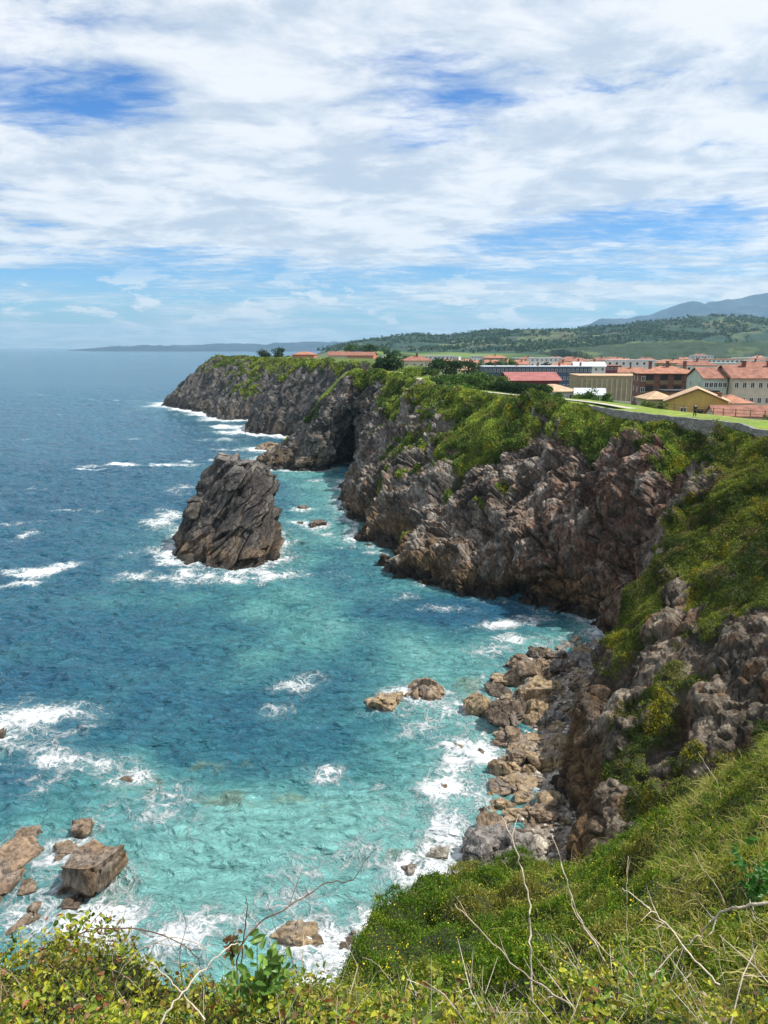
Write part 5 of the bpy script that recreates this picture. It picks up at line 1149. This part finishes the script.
tr_px(612, 395, 158, 34, 3, MDG, 'low bushes between the shed and the brick flats', leaf=.3, n=1800, trunk=.08, name='bush', cat='bush')
tr_px(590, 398, 150, 22, 3, MDG, 'small low bush in front of the shed', leaf=.3, n=1000, trunk=.08, name='bush', cat='bush')
tr_px(652, 402, 136, 22, 2.5, MDG, 'low green bush in front of the lean-to', leaf=.25, n=1000, trunk=.08, name='bush', cat='bush')
tr_px(768, 404, 118, 20, 3, MDG, 'round green bush at the right edge beside the lawn', leaf=.25, n=1400, trunk=.08, name='bush', cat='bush')
tr_px(737, 405, 136, 14, 3, DK, 'small dark bush right of the yellow house', leaf=.25, n=900, trunk=.08, name='bush', cat='bush')
tr_px(423, 374, 205, 14, 3, DK, 'low dark bush between the yellow-green bush and the lawn clump', leaf=.3, n=800, trunk=.08, name='bush', cat='bush')
hg = empty('clipped_hedge', (0, 0, 0), 0, 'long dark clipped hedge along the back of the cliff-top path', 'hedge'); ha = np.array([xy(497, 395, 160), 160.]); hb2 = np.array([xy(546, 397, 143), 143.]); hg.location = (ha[0], ha[1], land_at(*ha)); 
tt = rng.random(9000); q = ha+(hb2-ha)*tt[:, None]; zz = np.array([land_at(*(ha+(hb2-ha)*t)) for t in np.linspace(0, 1, 12)]); zc_ = np.interp(tt, np.linspace(0, 1, 12), zz); C = np.stack([q[:, 0]+rng.normal(size=9000)*.5, q[:, 1]+rng.normal(size=9000)*.5, zc_+rng.random(9000)*2.], 1)-np.array(hg.location)
v, f, c = leaf_quads(C.astype(f32), .3*(.6+.8*rng.random(9000)).astype(f32), colour_set(DK, [1, 1, 1], 9000), .7); mesh_np('foliage', v, f, M_LEAF, hg, c, False)
mb = MB(); [mb.tube([(p[0], p[1], -.2), (p[0], p[1], 1.2)], .05, 5) for p in [((hb2-ha)*t) for t in np.linspace(.03, .97, 12)]]; mb.build('stems', M_BARK, hg)
for k in range(26):
    Y = random.uniform(118, 215); e_, n_ = edge_at(Y); p = e_+n_*random.uniform(9, 17)
    if abs(p[1]-176) < 9: continue
    s_ = random.uniform(1.6, 3.2); tree('bush', float(p[0]), float(p[1]), s_*1.5, s_, random.choice([MDG, DK, [(.10, .15, .04), (.13, .18, .05)]]), 'rounded bush in the ragged row of bushes behind the cliff-top path', 'bushes behind the cliff-top path', .28, 700, 8, .05, 'bush')
tp = [tree('town_tree', 0, 0, 8, 8, [DK, MDG, DK, MDG][k], 'green tree growing among the far houses of the town', 'trees among the far houses', .8, 420, 7, z=0) for k in range(4)]; fu = set(); cnt = 0; t_ = 0
while cnt < 110 and t_ < 4000:
    t_ += 1; Y = 330+700*random.random(); u = random.uniform(-.05, .56); X = u*Y
    if any((X-a)**2+(Y-b2)**2 < 10**2 for a, b2 in used): continue
    if Y < 420 and u < .31 and u > .02: continue
    if u < .05 and Y < 520: continue
    used.append((X, Y)); k = random.randrange(4); o = tp[k] if k not in fu else copy_tree(tp[k]); fu.add(k); s = random.uniform(.7, 1.5); o.location = (X, Y, land_at(X, Y)); o.scale = (s, s, s*random.uniform(.8, 1.1)); o.rotation_euler.z = random.uniform(0, 6.28); cnt += 1

# ------------------------------------------------------------------ people
def skin(name, verts, edges, rads, mat, parent):
    me = bpy.data.meshes.new(name); me.from_pydata(verts, edges, []); me.materials.append(mat); o = bpy.data.objects.new(name, me); COL.objects.link(o); o.parent = parent
    o.modifiers.new('skin', 'SKIN'); o.modifiers.new('sub', 'SUBSURF').render_levels = 2; lay = me.skin_vertices[0].data
    for k, r_k in enumerate(rads): lay[k].radius = r_k if isinstance(r_k, tuple) else (r_k, r_k)
    lay[0].use_root = True; return o
M_SKIN = plain('skin', (.45, .28, .20), .6, .05); M_HAIR = plain('dark_hair', (.03, .02, .015), .6, .2)
def person(x, y, rz, jc, tc_, label, group=None, step=.09):
    r = empty('person', (x, y, land_at(x, y)+.03), rz, label, 'person', group); J = plain('jacket', jc, .85, .15, 5); T_ = plain('trousers', tc_, .85, .15, 5)
    V = [(0, 0, .93), (0, 0, 1.12), (0, 0, 1.36), (0, 0, 1.47), (0, -.01, 1.53), (0, -.02, 1.62), (0, -.01, 1.69),
         (.10, 0, .9), (.11, -step*.6, .5), (.10, -step, .08), (.11, -step-.16, .03), (-.10, 0, .9), (-.10, step*.35, .5), (-.10, step, .10), (-.10, step-.15, .03),
         (.19, 0, 1.38), (.25, .06, 1.12), (.24, -.04, .88), (.235, -.08, .80), (-.19, 0, 1.38), (-.25, -.02, 1.12), (-.24, -.14, .9), (-.235, -.17, .82)]
    E = [(0, 1), (1, 2), (2, 3), (3, 4), (4, 5), (5, 6), (0, 7), (7, 8), (8, 9), (9, 10), (0, 11), (11, 12), (12, 13), (13, 14), (2, 15), (15, 16), (16, 17), (17, 18), (2, 19), (19, 20), (20, 21), (21, 22)]
    Rr = [(.13, .10), (.12, .09), (.14, .10), .055, .055, (.078, .095), (.06, .07), .085, .06, .04, .035, .085, .06, .04, .035, .055, .042, .032, .03, .055, .042, .032, .03]
    skin('body', V, E, Rr, M_SKIN, r)
    skin('jacket', [(0, 0, .90), (0, 0, 1.12), (0, 0, 1.38), (0, 0, 1.46), (.20, 0, 1.37), (.255, .06, 1.12), (.245, -.03, .90), (-.20, 0, 1.37), (-.255, -.02, 1.12), (-.245, -.13, .92)], [(0, 1), (1, 2), (2, 3), (2, 4), (4, 5), (5, 6), (2, 7), (7, 8), (8, 9)], [(.17, .13), (.15, .12), (.165, .125), .08, .075, .06, .05, .075, .06, .05], J, r)
    skin('trousers', [(0, 0, .93), (.10, 0, .86), (.11, -step*.6, .5), (.10, -step, .12), (-.10, 0, .86), (-.10, step*.35, .5), (-.10, step, .13)], [(0, 1), (1, 2), (2, 3), (0, 4), (4, 5), (5, 6)], [(.15, .12), .105, .078, .06, .105, .078, .06], T_, r)
    skin('hair', [(0, .02, 1.70), (0, .05, 1.64)], [(0, 1)], [(.088, .09), (.085, .075)], M_HAIR, r); return r
person(float(at_y(694.5, 418, 99)[0]), 99, R(200), (.018, .018, .022), (.015, .015, .02), 'person in dark clothes walking on the lawn above the stone wall')
for k, (px, Y, jc, tc_, lb) in enumerate([(441, 182, (.03, .03, .05), (.02, .02, .03), 'person in a dark jacket, left of the three walkers on the cliff path'), (444.5, 183, (.35, .08, .05), (.05, .05, .09), 'person in a red jacket, middle of the three walkers on the cliff path'), (448, 184, (.25, .18, .12), (.03, .03, .04), 'person in a brown jacket, right of the three walkers on the cliff path')]):
    e_, n_ = edge_at(Y); p = e_+n_*3.3; person(float(p[0])+k*1.0-1, float(p[1])+k*.3, R(160+30*k), jc, tc_, lb, 'walkers on the cliff path')
SKYTINT=(.62,1.0,1.42); EXPO=0.38
# ================================================================== SKY, SUN, CAMERA, HAZE
SUN_EL, SUN_AZ = R(57), R(93)      # azimuth clockwise from +Y (straight ahead)
W = bpy.data.worlds.new('World'); SC.world = W; W.use_nodes = True; nt = W.node_tree
bg = nt.nodes['Background']; sky = N(nt, 'ShaderNodeTexSky', sky_type='NISHITA'); sky.sun_disc = False
sky.sun_elevation = SUN_EL; sky.sun_rotation = SUN_AZ; sky.altitude = 30; sky.air_density = 1.0; sky.dust_density = .3; sky.ozone_density = 2.5
tc = N(nt, 'ShaderNodeTexCoord'); d = tc.outputs['Generated']; sx = N(nt, 'ShaderNodeSeparateXYZ'); L(nt, d, sx.inputs[0])
zc = math_n(nt, 'MAXIMUM', sx.outputs[2], 0.)
den = math_n(nt, 'ADD', zc, .075)
cx = math_n(nt, 'DIVIDE', sx.outputs[0], den); cy = math_n(nt, 'DIVIDE', sx.outputs[1], den)
cp = N(nt, 'ShaderNodeCombineXYZ'); L(nt, cx, cp.inputs[0]); L(nt, cy, cp.inputs[1])
def cloud_noise(sc, loc, rot, scale, detail, rough, dist):
    mp = N(nt, 'ShaderNodeMapping'); mp.inputs['Location'].default_value = loc; mp.inputs['Rotation'].default_value = (0, 0, R(rot)); mp.inputs['Scale'].default_value = sc; L(nt, cp.outputs[0], mp.inputs[0])
    return noise_n(nt, mp.outputs[0], scale, detail, rough, dist)
cA = cloud_noise((1, 1, 1), (3.1, 1.7, 0), 0, .55, 12, .60, .35)          # main sheet
cB = cloud_noise((.45, 1.5, 1), (8.3, 2.2, 0), 14, .8, 12, .62, .5)       # streaks
cC = cloud_noise((1, 1, 1), (1.3, 9.2, 0), 0, 2.6, 10, .62, .3)           # ripples
cov = math_n(nt, 'ADD', math_n(nt, 'MULTIPLY', cA, 1.0), math_n(nt, 'MULTIPLY', cB, .75))
cov = math_n(nt, 'ADD', cov, math_n(nt, 'MULTIPLY', cC, .72))
cD = cloud_noise((.7, 1.3, 1), (5.3, 4.2, 0), 20, 8., 8, .65, .4)
cov = math_n(nt, 'ADD', cov, math_n(nt, 'MULTIPLY_ADD', cD, .5, -.31))
# where the sheet is torn open, as directions in the sky: azimuth (px-384) and height in degrees
az = math_n(nt, 'ARCTAN2', sx.outputs[0], sx.outputs[1]); el = math_n(nt, 'ARCSINE', sx.outputs[2])
hole = None
def sky_dir(px, py):
    q = sight(px, py); q = q/np.linalg.norm(q); return math.atan2(q[0], q[1]), math.asin(q[2])
HOLES = [(50, 95, .13, .036, .40), (130, 88, .06, .03, .3), (440, 110, .14, .05, .36), (395, 60, .10, .02, .22), (60, 285, .30, .018, .30), (330, 272, .30, .014, .27), (200, 318, .9, .016, .20), (600, 300, .5, .02, .16), (560, 225, .22, .022, .27), (210, 255, .18, .012, .15), (620, 275, .18, .012, .2), (170, 30, .10, .02, .15),
         (200, 190, .30, .05, -.22), (600, 60, .25, .06, -.2), (640, 150, .2, .045, -.22), (250, 30, .12, .03, -.15), (380, 225, .2, .02, -.15)]
for px, py, wx, wy, a in HOLES:
    A0, E0 = sky_dir(px, py)
    u = math_n(nt, 'DIVIDE', math_n(nt, 'SUBTRACT', az, A0), wx); v = math_n(nt, 'DIVIDE', math_n(nt, 'SUBTRACT', el, E0), wy)
    r2 = math_n(nt, 'ADD', math_n(nt, 'MULTIPLY', u, u), math_n(nt, 'MULTIPLY', v, v)); g = math_n(nt, 'MULTIPLY', math_n(nt, 'EXPONENT', math_n(nt, 'MULTIPLY', r2, -1.)), a)
    hole = g if hole is None else math_n(nt, 'ADD', hole, g)
cov = math_n(nt, 'SUBTRACT', cov, math_n(nt, 'MULTIPLY', hole, math_n(nt, 'MULTIPLY_ADD', cC, 2.6, -.35)))
dens = sm_n(nt, cov, .80, 1.16)
# small bright cumulus low over the sea and the land
cu_v = N(nt, 'ShaderNodeCombineXYZ'); L(nt, math_n(nt, 'MULTIPLY', az, 9.), cu_v.inputs[0]); L(nt, math_n(nt, 'MULTIPLY', el, 26.), cu_v.inputs[1])
cu = noise_n(nt, cu_v.outputs[0], 1.6, 10, .6, .2)
band = math_n(nt, 'MULTIPLY', sm_n(nt, el, .006, .02), math_n(nt, 'SUBTRACT', 1., sm_n(nt, el, .05, .11)))
cud = math_n(nt, 'MULTIPLY', sm_n(nt, cu, .52, .60), band)
lit = noise_n(nt, cp.outputs[0], 1.6, 10, .68, .4)
ccol = mix_n(nt, sm_n(nt, math_n(nt, 'ADD', math_n(nt, 'MULTIPLY', lit, .6), math_n(nt, 'MULTIPLY_ADD', cC, .45, -.05)), .38, .56), (5.3, 6.1, 7.1), (8.6, 8.8, 9.0))
hs = N(nt, 'ShaderNodeHueSaturation'); hs.inputs['Saturation'].default_value = 1.25; hs.inputs['Value'].default_value = .9; L(nt, sky.outputs[0], hs.inputs['Color'])
skyc = mix_n(nt, 1., hs.outputs[0], SKYTINT, 'MULTIPLY')
c1 = mix_n(nt, math_n(nt, 'MULTIPLY', dens, .93), skyc, ccol)
c2 = mix_n(nt, math_n(nt, 'MULTIPLY', cud, .9), c1, (8.8, 8.9, 9.0))
L(nt, c2, bg.inputs['Color']); bg.inputs['Strength'].default_value = .09
sl = bpy.data.lights.new('sun', 'SUN'); sl.energy = 4.9; sl.angle = R(.6); sl.color = (1, .955, .88)
so = bpy.data.objects.new('sun', sl); COL.objects.link(so)
sd_ = Vector((math.sin(SUN_AZ)*math.cos(SUN_EL), math.cos(SUN_AZ)*math.cos(SUN_EL), math.sin(SUN_EL)))
so.rotation_euler = sd_.to_track_quat('Z', 'Y').to_euler(); so.location = (60, -20, 120)
# the air
hm = bpy.data.materials.new('haze'); hm.use_nodes = True; hn = hm.node_tree; hn.nodes.clear()
ho = hn.nodes.new('ShaderNodeOutputMaterial'); pv_ = hn.nodes.new('ShaderNodeVolumePrincipled'); pv_.inputs['Color'].default_value = (.45, .75, 1., 1)
pv_.inputs['Density'].default_value = 6.5e-5; pv_.inputs['Anisotropy'].default_value = .2; hn.links.new(pv_.outputs[0], ho.inputs['Volume'])
hb_ = MB(); hb_.box((0, 0, 0), (54000, 27000, 660)); hz = hb_.build('haze', hm, loc=(0, 27000/2-300, 660/2-6)); setp(hz, 'thin blue air haze', 'haze', None, 'stuff')
cam = bpy.data.cameras.new('camera'); co = bpy.data.objects.new('camera', cam); COL.objects.link(co); SC.camera = co
co.location = (0, 0, CAMZ); co.rotation_euler = (R(90)-PITCH, 0, 0); cam.sensor_fit = 'VERTICAL'; cam.sensor_height = 24; cam.lens = 24*FPX/1024
cam.clip_start = .05; cam.clip_end = 90000
SC.view_settings.view_transform = 'Standard'; SC.view_settings.look = 'None'; SC.view_settings.gamma = 1; SC.view_settings.exposure = EXPO
SC.cycles.max_bounces = 6; SC.cycles.diffuse_bounces = 3; SC.cycles.glossy_bounces = 2; SC.cycles.transmission_bounces = 4; SC.cycles.volume_bounces = 0; SC.cycles.transparent_max_bounces = 8
SC.cycles.use_denoising = True
